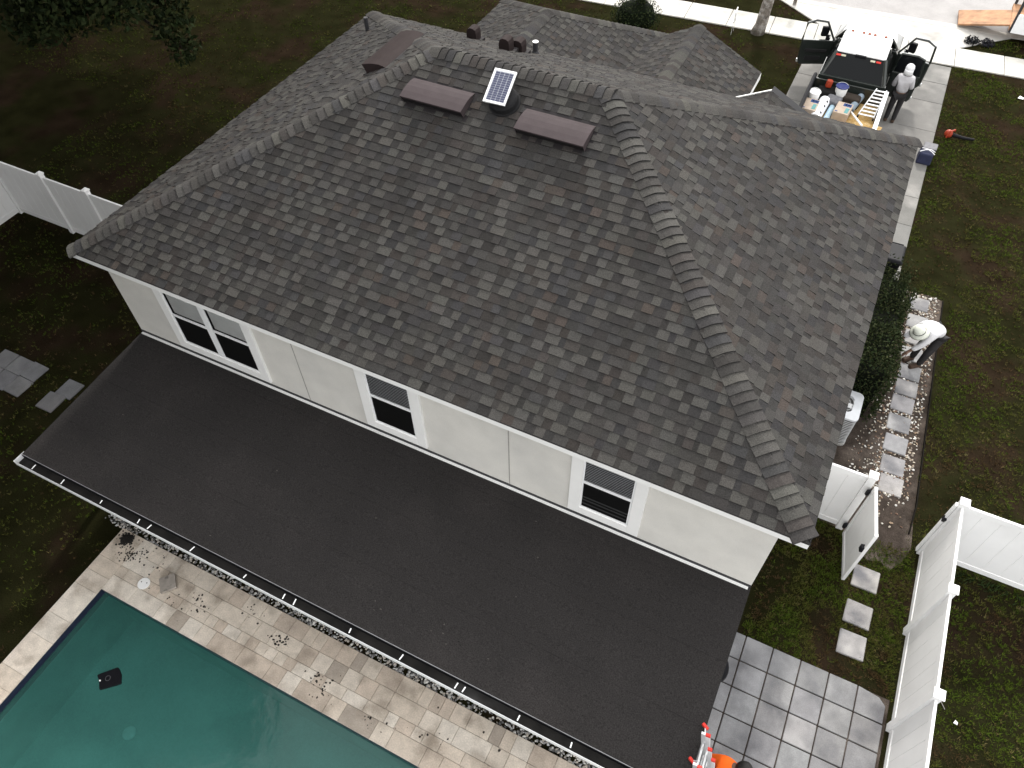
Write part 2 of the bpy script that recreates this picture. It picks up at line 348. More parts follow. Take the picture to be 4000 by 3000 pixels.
# ------------------------------------------------------------------ the house
EZ, SL, LX, DY, OV = 4.5514, .4928, 12.46, 9.459, .28     # eave height, roof slope, roof length, roof depth, overhang
RZ = EZ+SL*DY/2; EXP = .143
house = thing('house', (6.2, 4.7, 0), 'two storey cream stucco house with a dark shingled hip roof', 'house')
wl = MB(); wl.box(OV, LX-OV, OV, DY-OV, 0, EZ-.12); wall = wl.build('wall', M_stucco, house)
for xj in (4.26, 8.20):                                    # control joints in the stucco
    MB().box(xj-.008, xj+.008, OV-.004, OV+.02, 2.4, EZ-.13).build('wall_joint', mat('joint_grey%d' % xj, (.30,.29,.27), .9), wall)
sf = MB(); sf.box(.02, LX-.02, .02, DY-.02, EZ-.118, EZ-.095); sf.build('soffit', M_trim, house)
for nm, bx in (('fascia', (0,LX,-.022,.0)), ('fascia', (0,LX,DY,DY+.022))): MB().box(bx[0], bx[1], bx[2], bx[3], EZ-.125, EZ-.012).build(nm, M_trim, house)
for nm, bx in (('fascia', (-.022,0,-.022,DY+.022)), ('fascia', (LX,LX+.022,-.022,DY+.022))): MB().box(bx[0], bx[1], bx[2], bx[3], EZ-.123, EZ-.014).build(nm, M_trim, house)
H2 = DY/2; P_, Q_ = Vector((H2,H2,RZ)), Vector((LX-H2,H2,RZ))
A_, B_, C_, D_ = Vector((-.03,-.03,EZ-.012)), Vector((LX+.03,-.03,EZ-.012)), Vector((LX+.03,DY+.03,EZ-.012)), Vector((-.03,DY+.03,EZ-.012))
rm = MB()
for f in ((A_,B_,Q_,P_),(B_,C_,Q_),(C_,D_,P_,Q_),(D_,A_,P_),(D_,C_,B_,A_)): rm.face(f)
roof = rm.build('roof', M_under, house); roof['label'] = 'dark grey and brown architectural shingle hip roof'
SH = [(0.0394,0.0376,0.0362),(0.0354,0.0338,0.0329),(0.0426,0.0407,0.0385),(0.0323,0.0307,0.0297),(0.0378,0.0341,0.0320),(0.0504,0.0484,0.0453),(0.0350,0.0341,0.0347)]
EDGE = .28           # dark cut asphalt, also painting the shadow line under each course
pieces = []          # (centre, verts, faces, colour)
def shingle_face(P0, U, V, umin, umax, tmax, start=0.):
    """courses up a roof plane: P0 eave origin, U along the eave, V up the slope"""
    P0, U, V = Vector(P0), Vector(U).normalized(), Vector(V).normalized(); Nn = U.cross(V).normalized()
    if Nn.z < 0: Nn = -Nn
    t = start
    while t < tmax-.02:
        tb, tt = t, min(t+EXP+.012, tmax)
        ub0, ub1, ut0, ut1 = umin(tb), umax(tb), umin(tt), umax(tt)
        u = ub0-random.uniform(0,.2); tooth = random.random() < .5
        while u < ub1:
            wdt = random.uniform(.11,.24) if tooth else random.uniform(.07,.22)
            a0, a1 = max(u, ub0), min(u+wdt, ub1); c0, c1 = max(u, ut0), min(u+wdt, ut1)
            u += wdt
            if a1-a0 < .01: tooth = not tooth; continue
            if c1 < c0: c0 = c1 = min(max((c0+c1)/2, ut0), ut1) if ut1 > ut0 else (ut0+ut1)/2
            h = (.0190 if tooth else .0105)+random.uniform(-.001,.0015)
            dt = random.uniform(-.004,.002)
            def W(uu, tq, hh): return P0+U*uu+V*tq+Nn*hh
            v = [W(a0,tb+dt,h),W(a1,tb+dt,h),W(c1,tt,.004),W(c0,tt,.004),W(a0,tb+dt,-.001),W(a1,tb+dt,-.001),W(c1,tt,-.004),W(c0,tt,-.004)]
            fs = [(0,1,2,3),(4,5,1,0),(5,6,2,1),(7,4,0,3)]
            k = random.choice(SH); k = SH[5] if tooth and random.random() < .34 else k
            if not tooth: k = tuple(q*.84 for q in random.choice(SH[:5]+SH[6:]))
            if random.random() < .03: k = (.046,.039,.035)
            pieces.append(((v[0]+v[2])/2, v, fs, jit(k, .10, .02))); tooth = not tooth
        t += EXP
sl = math.hypot(1, SL); TM = H2*sl
vs_ = 1/sl
shingle_face((0,-.02,EZ), (1,0,0), (0,1,SL), lambda t: t*vs_, lambda t: LX-t*vs_, TM)
shingle_face((LX+.02,0,EZ), (0,1,0), (-1,0,SL), lambda t: t*vs_, lambda t: DY-t*vs_, TM)
shingle_face((LX,DY+.02,EZ), (-1,0,0), (0,-1,SL), lambda t: t*vs_, lambda t: LX-t*vs_, TM)
shingle_face((-.02,DY,EZ), (0,-1,0), (1,0,SL), lambda t: t*vs_, lambda t: DY-t*vs_, TM)
def flush_shingles(pcs, parent, singles, fname):
    pcs.sort(key=lambda p: (p[0]-CAM).length)
    for (c, v, fs, k) in pcs[:singles]:
        mb = MB(); mb.mesh([Vector(q)-c for q in v], fs)
        me = bpy.data.meshes.new('shingle'); me.from_pydata([tuple(q) for q in mb.v], [], mb.f); me.materials.append(M_shing)
        at = me.attributes.new('tint', 'FLOAT_COLOR', 'FACE')
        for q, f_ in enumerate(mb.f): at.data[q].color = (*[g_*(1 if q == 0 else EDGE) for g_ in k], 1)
        inst('shingle', me, parent, c)
    mb = MB()
    for (c, v, fs, k) in pcs[singles:]:
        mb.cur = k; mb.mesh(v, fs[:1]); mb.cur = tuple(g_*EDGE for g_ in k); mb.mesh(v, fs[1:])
    o = mb.build(fname, M_shing, parent, tint=True); o['kind'] = 'stuff'
flush_shingles(pieces, roof, 300, 'shingle_field')
def caps(p0, p1, dl, dr, name, parent, wid=.19, step=EXP, start=0.):
    """overlapping cap shingles bent over a hip or ridge, laid from p0 up to p1"""
    p0, p1 = Vector(p0), Vector(p1); A = (p1-p0).normalized(); n = int(((p1-p0).length-start)/step)
    def perp(d): d = Vector(d); d = d-A*d.dot(A); return d.normalized()
    dl, dr = perp(dl), perp(dr); up_ = -(dl+dr).normalized()
    me = []
    for var in range(4):
        def sec(t, lift, j=0.): return [A*t+dl*wid+up_*lift*.9, A*(t+j)+dl*wid*.55+up_*(lift+.004), A*(t+j*1.3)+dl*wid*.2+up_*(lift+.0), A*(t+j*1.4)+up_*(lift+.0)-up_*.006+Vector((0,0,.0)), A*(t+j*1.3)+dr*wid*.2+up_*lift, A*(t+j)+dr*wid*.55+up_*(lift+.004), A*t+dr*wid+up_*lift*.9]
        a = sec(random.uniform(-.008,.008), .042); b = sec(step+.05, .010); c = sec(0, .004)
        mb = MB(); k = len(a); vs2 = a+b+c
        fs = [(i,i+1,k+i+1,k+i) for i in range(k-1)]+[(2*k+i,2*k+i+1,i+1,i) for i in range(k-1)]+[(0,k,2*k),(k-1,2*k+k-1,2*k-1)]
        mb.mesh(vs2, fs)
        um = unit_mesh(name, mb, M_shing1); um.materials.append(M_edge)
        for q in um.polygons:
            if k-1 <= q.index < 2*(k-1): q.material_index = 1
        me.append(um)
    for i in range(n):
        k = tuple(q*1.18 for q in random.choice(SH))
        if random.random() < .15: k = (.066,.064,.058)
        inst(name, random.choice(me), parent, p0+A*(start+i*step), jit(k, .12, .015))
dn = {'near': Vector((0,-1,-SL)), 'far': Vector((0,1,-SL)), 'left': Vector((-1,0,-SL)), 'right': Vector((1,0,-SL))}
caps((LX-.02,.02,EZ+.014), Q_, dn['near'], dn['right'], 'hip_cap', roof)
caps((0,0,EZ+.004), P_, dn['left'], dn['near'], 'hip_cap', roof)
caps((LX,DY,EZ+.004), Q_, dn['right'], dn['far'], 'hip_cap', roof)
caps((0,DY,EZ+.004), P_, dn['far'], dn['left'], 'hip_cap', roof)
caps(Q_+Vector((.1,0,.012)), P_+Vector((-.05,0,.012)), dn['near'], dn['far'], 'ridge_cap', roof)

# windows of the near wall: raised trim bands, sashes, glass, blinds
def window(x0, x1, lab, double=False, shade=False):
    z0, zm, z1 = 2.715, 3.445, 4.17; W_ = .185; y = OV
    tr = MB()
    tr.box(x0-W_, x0, y-.045, y+.02, z0-W_, z1+W_); tr.box(x1, x1+W_, y-.045, y+.02, z0-W_, z1+W_)
    tr.box(x0, x1, y-.045, y+.02, z0-W_, z0); tr.box(x0, x1, y-.045, y+.02, z1, z1+W_)
    wn = tr.build('window', M_trim, house, bev=.008); wn['label'] = lab
    spans = [(x0, (x0+x1)/2-.05), ((x0+x1)/2+.05, x1)] if double else [(x0, x1)]
    if double: MB().box((x0+x1)/2-.05, (x0+x1)/2+.05, y-.03, y+.02, z0, z1).build('mullion', M_alu, wn, bev=.006)
    MB().box(x0, x1, y-.012, y-.004, z0, z1).build('opening', M_dark, wn)
    for (a, b) in spans:
        f = MB(); fr_ = .028
        f.box(a, a+fr_, y-.028, y-.013, z0, z1); f.box(b-fr_, b, y-.028, y-.013, z0, z1)
        f.box(a+fr_, b-fr_, y-.028, y-.013, z0, z0+.035); f.box(a+fr_, b-fr_, y-.028, y-.013, z1-.035, z1)
        f.box(a+fr_, b-fr_, y-.034, y-.013, zm-.028, zm+.028)
        f.build('sash', M_alu, wn, bev=.003)
        if shade:
            MB().box(a+fr_+.06, b-fr_-.002, y-.0165, y-.0135, zm+.07, z1-.036).build('roller_shade', M_shade, wn)
        else:
            z = zm+.05; k = 0
            while z < z1-.05:
                MB().obox(((a+b)/2, y-.0165, z), (b-a-2*fr_-.01, .0035, .013), (0,0,0)).build('slat', M_blind, wn); z += .042
            for zz in (z0+.12, z0+.22, z0+.30) if lab.startswith('window at') else ():
                MB().obox(((a+b)/2, y-.0155, zz), (b-a-2*fr_-.01, .002, .035)).build('slat', mat('dim_slat%.2f' % zz, (.10,.10,.10), .7), wn)
        gm = MB()
        for (za, zb_) in ((z0+.035, zm-.028), (zm+.028, z1-.035)): gm.face([(a+fr_,y-.022,za),(b-fr_,y-.022,za),(b-fr_,y-.022,zb_),(a+fr_,y-.022,zb_)])
        gm.build('pane', M_clear, wn)
M_clear = bpy.data.materials.new('window_glass'); M_clear.use_nodes = True
t = M_clear.node_tree; t.nodes.clear(); N = t.nodes.new; L = t.links.new
o_ = N('ShaderNodeOutputMaterial'); mx = N('ShaderNodeMixShader'); tr = N('ShaderNodeBsdfTransparent'); gl = N('ShaderNodeBsdfGlossy'); fr = N('ShaderNodeFresnel')
tr.inputs['Color'].default_value = (.86,.87,.88,1); gl.inputs['Roughness'].default_value = .03; fr.inputs['IOR'].default_value = 1.45
L(fr.outputs[0], mx.inputs[0]); L(tr.outputs[0], mx.inputs[1]); L(gl.outputs[0], mx.inputs[2]); L(mx.outputs[0], o_.inputs[0])
window(1.54, 3.26, 'double window with two roller shades', double=True, shade=True)
window(5.69, 6.50, 'middle window with horizontal blinds')
window(9.42, 10.21, 'window at the bright end of the wall with half raised blinds')

# roof vents on the near slope
def onroof(x, y): return Vector((x, y, EZ+SL*y))
NS = Vector((0,-SL,1)).normalized(); VSn = Vector((0,1,SL)).normalized()
def ridge_vent(x0, x1, yb, lab, face='near', m=M_vent):
    """long hooded vent: arched hood rising from the slope, open dark lower side"""
    def Pt(u, v, h):
        if face == 'near': return Vector((u, 0, EZ))+VSn*v+NS*h
        return Vector((0, u, EZ))+Vector((1,0,SL)).normalized()*v+Vector((-SL,0,1)).normalized()*h
    v0 = yb*sl; prof = [(v0+.42,.012),(v0+.38,.05),(v0+.30,.10),(v0+.20,.14),(v0+.08,.17),(v0-.05,.19),(v0-.055,.165)]
    hd = MB(); n = len(prof)
    hd.mesh([Pt(x0, a, h) for a, h in prof]+[Pt(x1, a, h) for a, h in prof], [(i,i+1,n+i+1,n+i) for i in range(n-1)])
    pr2 = prof+[(v0-.02,.0),(v0+.40,.0)]
    root = MB()
    for xx in (x0+.004, x1-.004): root.face([Pt(xx, a, h) for a, h in pr2[:6]+[(v0-.04,.02)]])
    vent = hd.build('roof_vent', m, house); vent['label'] = lab
    sd_ = root.build('end_plate', m, vent)
    lo = MB(); lo.mesh([Pt(x0+.005,v0-.048,.166),Pt(x1-.005,v0-.048,.166),Pt(x1-.005,v0-.02,.02),Pt(x0+.005,v0-.02,.02)], [(0,1,2,3)]); lo.build('louver', M_ventd, vent)
    fl = MB(); fl.hexa([Pt(x0-.06,v0-.10,.012),Pt(x1+.06,v0-.10,.012),Pt(x1+.06,v0+.46,.012),Pt(x0-.06,v0+.46,.012)], [Pt(x0-.06,v0-.10,.019),Pt(x1+.06,v0-.10,.019),Pt(x1+.06,v0+.46,.019),Pt(x0-.06,v0+.46,.019)]); fl.build('flange', M_ventd, vent)
ridge_vent(4.61, 5.72, 3.82, 'long brown hooded vent beside the hip')
ridge_vent(6.64, 7.78, 3.80, 'long brown hooded vent below the ridge end')
ridge_vent(4.55, 5.85, 3.42, 'brown hooded vent on the shaded side slope', face='left', m=M_vent2)
# solar attic fan
c0 = onroof(6.25, 4.17)
dome = MB(); Mq = NS.to_track_quat('Z','Y').to_matrix()
dome.lathe([(.255,.0),(.255,.03),(.235,.05),(.225,.13),(.20,.16),(.10,.185),(.02,.19)], c0, 24, Mq); fan = dome.build('solar_attic_fan', mat('fan_dark', (.014,.014,.015), .8, .1, 8., spec=.08), house, smooth=False); fan['label'] = 'solar attic fan with tilted panel'
M_panel = bpy.data.materials.new('solar_cells'); M_panel.use_nodes = True; M_panel.node_tree.nodes['Principled BSDF'].inputs['Base Color'].default_value = (.025,.03,.07,1); M_panel.node_tree.nodes['Principled BSDF'].inputs['Roughness'].default_value = .2
pc = Vector((6.178, 4.158, 6.861)); ax, ay = Vector((1,.026,.013)).normalized(), Vector((-.085,1,.493)).normalized(); an = ax.cross(ay).normalized()
def PB(mb, u0, u1, v0, v1, h0, h1):
    mb.hexa([pc+ax*u+ay*v+an*h0 for u, v in ((u0,v0),(u1,v0),(u1,v1),(u0,v1))], [pc+ax*u+ay*v+an*h1 for u, v in ((u0,v0),(u1,v0),(u1,v1),(u0,v1))])
f = MB(); PB(f,-.185,.185,-.295,-.262,0,.025); PB(f,-.185,.185,.262,.295,0,.025); PB(f,-.185,-.158,-.262,.262,0,.025); PB(f,.158,.185,-.262,.262,0,.025); f.build('panel_frame', M_alu, fan)
f = MB(); PB(f,-.158,.158,-.262,.262,.004,.012); f.build('panel_backing', mat('panel_white', (.55,.57,.62), .4), fan)
for i in range(4):
    for j in range(13):
        f = MB(); u = -.148+i*.0755; v = -.252+j*.039; PB(f, u, u+.069, v, v+.033, .0125, .016); f.build('cell', M_panel, fan)
f = MB(); f.tube([c0+NS*.2, pc-an*.01], .02); f.build('bracket', M_lead, fan)
# stub vents and pipes of the far and side slopes
def stub_vent(x, y, lab):
    z = EZ+SL*(DY-y); m = MB(); w_ = .115
    m.prism([(x-w_,z-.12),(x+w_,z-.12),(x+w_,z+.16),(x+w_*.8,z+.235),(x+w_*.3,z+.265),(x-w_*.3,z+.265),(x-w_*.8,z+.235),(x-w_,z+.16)], 'y', y-.06, y+.16)
    o = m.build('hood_vent', M_vent2, house, bev=.006); o['label'] = lab
    MB().box(x-w_-.07, x+w_+.07, y-.2, y+.22, z-.06, z-.0).build('flange', M_ventd, o)
stub_vent(3.3, 8.45, 'short brown hood vent standing alone')
stub_vent(4.54, 7.55, 'short brown hood vent, first of a pair'); stub_vent(4.66, 7.88, 'short brown hood vent, second of a pair')
pz = EZ+SL*(DY-8.5)
pp = MB().tube([(4.76,8.5,pz-.2),(4.76,8.5,pz+.26)], .055, 14).build('vent_pipe', M_lead, house); pp['label'] = 'dark plumbing pipe with bright rim'
MB().lathe([(.056,.255),(.062,.265),(.062,.275),(.04,.276)], (4.76,8.5,pz), 14).build('rim', M_galv, pp)
MB().lathe([(.14,-.06),(.09,.02),(.06,.08)], (4.76,8.5,pz), 14).build('boot', M_lead, pp)
pz = EZ+SL*1.08
MB().tube([(1.08,7.75,pz-.1),(1.08,7.75,pz+.30)], .045, 12).build('vent_pipe', M_lead, house)

# front wings (one storey) seen over the ridge
FE = 2.6; fpieces = pieces; pieces = []
fw_ = MB(); fw_.box(.9,5.5,DY-.3,15.0,0,FE-.05); fw_.box(5.5,8.3,DY-.3,14.1,0,FE-.05); fw_.box(7.6,12.2,DY-.3,10.6,0,FE-.05); fw_.build('front_wall', M_stucco, house)
fr_ = MB(); w_ = 2.6; zr = FE+SL*w_
Ya = DY-.3
fr_.face([(5.8,Ya,FE),(5.8,15.25,FE),(3.2,15.25-w_,zr),(3.2,Ya,zr)]); fr_.face([(.6,15.25,FE),(.6,Ya,FE),(3.2,Ya,zr),(3.2,15.25-w_,zr)]); fr_.face([(5.8,15.25,FE),(.6,15.25,FE),(3.2,15.25-w_,zr)])
gz = 3.48; gx = 6.8; gw = 1.8
fr_.face([(gx+gw,Ya,gz-SL*gw),(gx+gw,14.36,gz-SL*gw),(gx,14.36,gz),(gx,Ya,gz)]); fr_.face([(gx-gw,14.36,gz-SL*gw),(gx-gw,Ya,gz-SL*gw),(gx,Ya,gz),(gx,14.36,gz)])
kx, kz, ky = 9.38, 4.05, 10.92
fr_.face([(kx+3.0,Ya,kz-SL*3.0),(kx+3.0,ky,kz-SL*3.0),(kx,ky,kz),(kx,Ya,kz)]); fr_.face([(kx-1.6,ky,kz-SL*1.6),(kx-1.6,Ya,kz-SL*1.6),(kx,Ya,kz),(kx,ky,kz)])
froof = fr_.build('front_roof', M_under, house)
shingle_face((5.82,Ya,FE+.01), (0,1,0), (-1,0,SL), lambda t: 0, lambda t: 15.25-Ya-t*vs_, w_*sl)
shingle_face((.58,15.25,FE+.01), (0,-1,0), (1,0,SL), lambda t: t*vs_, lambda t: 15.25-Ya, w_*sl)
shingle_face((5.8,15.27,FE+.01), (-1,0,0), (0,-1,SL), lambda t: t*vs_, lambda t: 5.2-t*vs_, w_*sl)
shingle_face((gx+gw+.02,Ya,gz-SL*gw+.01), (0,1,0), (-1,0,SL), lambda t: 0, lambda t: 14.36-Ya, gw*sl)
shingle_face((gx-gw,14.36,gz-SL*gw+.01), (0,-1,0), (1,0,SL), lambda t: 0, lambda t: 14.36-Ya, gw*sl)
shingle_face((kx+3.0,Ya,kz-SL*3.0+.01), (0,1,0), (-1,0,SL), lambda t: 0, lambda t: ky-Ya, 3.0*sl)
shingle_face((kx-1.6,ky,kz-SL*1.6+.01), (0,-1,0), (1,0,SL), lambda t: 0, lambda t: ky-Ya, 1.6*sl)
flush_shingles(pieces, froof, 0, 'front_shingle_field')
caps((5.8,15.25,FE+.012), (3.2,12.65,zr+.012), dn['right'], dn['far'], 'hip_cap', froof)
caps((.6,15.25,FE+.012), (3.2,12.65,zr+.012), dn['far'], dn['left'], 'hip_cap', froof)
caps((3.2,12.65,zr+.014), (3.2,9.9,zr+.014), dn['left'], dn['right'], 'ridge_cap', froof)
caps((gx,14.36,gz+.014), (gx,9.9,gz+.014), dn['left'], dn['right'], 'ridge_cap', froof)
gb = MB(); gb.face([(gx-gw+.1,14.28,FE-.4),(gx+gw-.1,14.28,FE-.4),(gx+gw-.1,14.28,gz-SL*gw),(gx,14.28,gz-.03),(gx-gw+.1,14.28,gz-SL*gw)]); gb.build('gable_wall', M_stucco, house)
def rake(x0, z0, x1, z1, y, m, h=.13, up_=-.03):
    MB().hexa([(x0,y,z0-h),(x1,y,z1-h),(x1,y+.03,z1-h),(x0,y+.03,z0-h)], [(x0,y,z0+up_),(x1,y,z1+up_),(x1,y+.03,z1+up_),(x0,y+.03,z0+up_)]).build('rake_board', m, froof)
rake(gx, gz, gx+gw, gz-SL*gw, 14.365, M_trim); rake(gx-gw, gz-SL*gw, gx, gz, 14.365, M_trim)
rake(kx-1.6, kz-SL*1.6+.03, kx, kz+.03, ky, M_trim, up_=.015); 
MB().hexa([(kx,ky,kz-.05),(kx+3,ky,kz-SL*3-.05),(kx+3,ky+.30,kz-SL*3-.11),(kx,ky+.30,kz-.11)], [(kx,ky,kz+.02),(kx+3,ky,kz-SL*3+.02),(kx+3,ky+.30,kz-SL*3-.02),(kx,ky+.30,kz-.02)]).build('rake_gutter', M_black, froof)
for z_ in (FE,): MB().box(gx+gw+.0, gx+gw+.03, Ya, 14.36, gz-SL*gw-.16, gz-SL*gw-.01).build('fascia', M_trim, froof); MB().box(5.8,5.83,Ya,15.25,FE-.16,FE-.01).build('fascia', M_trim, froof)

# ------------------------------------------------------------------ patio cover: low slope roof on posts, gutter with brackets
X0, X1, YB, YF, ZB, ZF = OV, LX-OV, OV, -2.715, 2.375, 2.188
cover = thing('patio_cover', (6.2,-1.3,0), 'flat dark grey rolled roofing over the patio below the windows', 'patio roof')
zc = lambda y: ZF+(ZB-ZF)*(y-YF)/(YB-YF)
MB().hexa([(X0,YF,zc(YF)-.14),(X1,YF,zc(YF)-.14),(X1,YB,zc(YB)-.14),(X0,YB,zc(YB)-.14)], [(X0,YF,zc(YF)-.012),(X1,YF,zc(YF)-.012),(X1,YB,zc(YB)-.012),(X0,YB,zc(YB)-.012)]).build('deck_board', M_under, cover)
ysr = [YF-.012, -1.86, -.92, .0, YB-.015]
for i, (a, b) in enumerate(zip(ysr[:-1], ysr[1:])):
    xs = [X0-.01, X0+random.uniform(2.5,4.5), X0+random.uniform(7,9), X1+.01]
    MB().hexa([(X0-.01,a,zc(a)-.011),(X1+.01,a,zc(a)-.011),(X1+.01,b+.06,zc(b+.06)-.011),(X0-.01,b+.06,zc(b+.06)-.011)],
              [(X0-.01,a,zc(a)+.003),(X1+.01,a,zc(a)+.003),(X1+.01,b+.06,zc(b+.06)-.0025),(X0-.01,b+.06,zc(b+.06)-.0025)]).build('roofing_sheet', M_roll, cover)
MB().box(X0+.02, X1-.03, OV-.05, OV-.005, ZB-.01, ZB+.02).build('flashing', M_trim, cover)
MB().box(X0, X1, OV-.012, OV-.001, ZB+.02, ZB+.075).build('flashing_upstand', M_lead, cover)
# gutter: open box, white, dark inside
gt = MB(); gy0, gy1, gz0, gz1 = -2.895, -2.73, 2.045, 2.165
gt.box(X0-.05, X1+.05, gy0, gy0+.005, gz0+.0, gz1+.004); gt.box(X0-.05, X1+.05, gy0+.007, gy1-.006, gz0, gz0+.006)
gt.box(X0-.053, X0-.05, gy0, gy1+.06, gz0, gz1+.0); gt.box(X1+.05, X1+.053, gy0, gy1, gz0, gz1)
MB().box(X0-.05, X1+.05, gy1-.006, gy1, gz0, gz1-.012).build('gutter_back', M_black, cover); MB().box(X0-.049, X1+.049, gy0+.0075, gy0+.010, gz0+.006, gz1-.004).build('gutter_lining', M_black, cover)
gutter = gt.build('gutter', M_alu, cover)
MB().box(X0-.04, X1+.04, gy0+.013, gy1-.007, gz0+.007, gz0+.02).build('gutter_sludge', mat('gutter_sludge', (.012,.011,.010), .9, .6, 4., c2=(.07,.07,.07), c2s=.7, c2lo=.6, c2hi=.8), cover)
for xb in (.63,1.31,2.19,3.01,3.24,4.13,5.18,5.92,6.12,7.12,8.0,8.9,9.02,9.87,10.65,11.4):
    MB().obox((xb, (gy0+gy1)/2-.01, gz1-.012), (.018, random.uniform(.06,.10), .004), (0,0,random.uniform(-.2,.2))).build('gutter_bracket', M_alu, cover)
MB().box(X0, X1, YF-.018, YF-.0135, 2.16, 2.188).build('drip_edge', mat('drip_metal', (.30,.30,.31), .5), cover)
for xp in (X0+.1, 4.2, 8.2, X1-.1): MB().box(xp-.06, xp+.06, -2.02, -1.90, 0, 2.07).build('post', M_trim, cover, bev=.008)
MB().box(X0, X1, -2.04, -1.88, 2.06, 2.10).build('beam', M_trim, cover)
# ------------------------------------------------------------------ white vinyl fences
def post(parent, x, y, h=1.83):
    pm = MB().box(x-.063, x+.063, y-.063, y+.063, 0, h).build('post', M_vinyl, parent, bev=.006)
    cp = MB(); cp.hexa([(x-.078,y-.078,h),(x+.078,y-.078,h),(x+.078,y+.078,h),(x-.078,y+.078,h)], [(x-.078,y-.078,h+.03),(x+.078,y-.078,h+.03),(x+.078,y+.078,h+.03),(x-.078,y+.078,h+.03)])
    cp.hexa([(x-.07,y-.07,h+.031),(x+.07,y-.07,h+.031),(x+.07,y+.07,h+.031),(x-.07,y+.07,h+.031)], [(x-.01,y-.01,h+.065),(x+.01,y-.01,h+.065),(x+.01,y+.01,h+.065),(x-.01,y+.01,h+.065)])
    cp.build('post_cap', M_vinyl, parent)
def panel(parent, x0, y0, x1, y1, h=1.76, z0=.06, m=None):
    d = Vector((x1-x0, y1-y0, 0)); ln = d.length; d.normalize(); nn = Vector((-d.y, d.x, 0)); o0 = Vector((x0,y0,0))
    def B(a, b, t_, za, zb): 
        q = [o0+d*a-nn*t_, o0+d*b-nn*t_, o0+d*b+nn*t_, o0+d*a+nn*t_]
        return MB().hexa([p+Vector((0,0,za)) for p in q], [p+Vector((0,0,zb)) for p in q])
    e = .064
    B(e, ln-e, .022, h-.14, h).build('top_rail', M_vinyl, parent, bev=.006)
    B(e, ln-e, .022, z0, z0+.14).build('bottom_rail', M_vinyl, parent, bev=.006)
    nb = max(1, int(round((ln-2*e)/.286))); wv = (ln-2*e)/nb
    for k in range(nb): B(e+k*wv+.002, e+(k+1)*wv-.002, .011, z0+.14, h-.14).build('board', M_vinyl, parent, bev=.0)
lf = thing('vinyl_fence', (-4,3.5,0), 'white vinyl privacy fence running from house into dark shaded yard', 'fence')
xs = [-8.40,-6.45,-4.90,-3.33,-1.75,.22]
for x in xs: post(lf, x, 3.5)
for a, b in zip(xs[:-1], xs[1:]): panel(lf, a, 3.5, b, 3.5)
for a, b in ((3.5,1.7),(1.7,-.1)): panel(lf, -8.40, a, -8.40, b); post(lf, -8.40, b)
rf = thing('vinyl_fence', (15,1,0), 'long white vinyl fence beside the square paver patio', 'fence')
ysf = [3.62,1.92,.17,-1.6,-3.4]
for y in ysf: post(rf, 15.06, y)
for a, b in zip(ysf[:-1], ysf[1:]): panel(rf, 15.06, a, 15.06, b)
MB().box(14.962,14.992,3.58,3.66,0.05,1.72).build('gate_stop', M_vinyl, rf)
MB().obox((14.975,3.60,1.25), (.05,.09,.12), (.3,0,0)).build('latch', M_black, rf)
xr = [15.06,17.3,19.6,22.]
ff = thing('vinyl_fence', (18,3.62,0), 'bright white vinyl fence running out of frame behind the fence corner', 'fence')
for x in xr[1:]: post(ff, x, 3.62)
for a, b in zip(xr[:-1], xr[1:]): panel(ff, a, 3.62, b, 3.62)
gf = thing('vinyl_fence', (13,3.5,0), 'short white vinyl fence between house wall and open gate', 'fence')
post(gf, 13.60, 3.5); post(gf, 12.27, 3.5); panel(gf, 12.27, 3.5, 13.60, 3.5)
gate = thing('vinyl_gate', (13.72,3.36,0), 'white vinyl gate standing open on black hinges', 'gate')
gd = Vector((.17,-1.0,0)).normalized(); gl_ = .98; g0 = Vector((13.70,3.36,0)); gn = Vector((-gd.y,gd.x,0))
def GB(a, b, t_, za, zb):
    q = [g0+gd*a-gn*t_, g0+gd*b-gn*t_, g0+gd*b+gn*t_, g0+gd*a+gn*t_]
    return MB().hexa([p+Vector((0,0,za)) for p in q], [p+Vector((0,0,zb)) for p in q])
GB(0,.06,.03,.06,1.74).build('stile', M_vinyl, gate, bev=.006); GB(gl_-.06,gl_,.03,.06,1.74).build('stile', M_vinyl, gate, bev=.006)
GB(.06,gl_-.06,.026,1.64,1.735).build('top_rail', M_vinyl, gate, bev=.005); GB(.06,gl_-.06,.026,.065,.17).build('bottom_rail', M_vinyl, gate, bev=.005)
for k in range(3): GB(.061+k*.287,.061+(k+1)*.287-.003,.012,.171,1.639).build('board', M_vinyl, gate)
for zz in (.3,1.5): MB().obox(g0+Vector((-.035,.02,zz)), (.12,.05,.14), (0,0,.5)).build('hinge', M_black, gate, bev=.006)
MB().obox(g0+gd*.93-gn*.05+Vector((0,0,1.2)), (.06,.09,.14), (0,0,.2)).build('latch', M_black, gate, bev=.006)

# ------------------------------------------------------------------ things around the pool and patio
lid = thing('skimmer_lid', (2.44,-3.25,.047), 'round white skimmer lid with two finger holes on the pool deck', 'skimmer lid')
MB().lathe([(.112,0),(.115,.006),(.108,.014),(.02,.016)], (2.44,-3.25,.047), 28).build('plate', M_trim, lid)
for dx, dy in ((-.055,.005),(.05,.03)): MB().lathe([(.011,.0),(.011,.0012)], (2.44+dx,-3.25+dy,.0632), 10).build('finger_hole', M_dark, lid)
sq = MB().obox((2.86,-3.06,.085), (.31,.285,.05), (.03,-.05,-.72)).build('loose_deck_tile', mat('dirty_travertine', (.30,.27,.24), .85, .25, 8., .3, 60, c2=(.08,.07,.06), c2s=6., c2lo=.58, c2hi=.68), bev=.008)
tag(sq, 'loose square tile lying skewed on the pool deck beside the lid', 'tile')
fl = thing('pool_float', (3.03,-4.79,-.13), 'black square floating pad on the green pool water', 'pool float')
fb = MB(); ang = .78
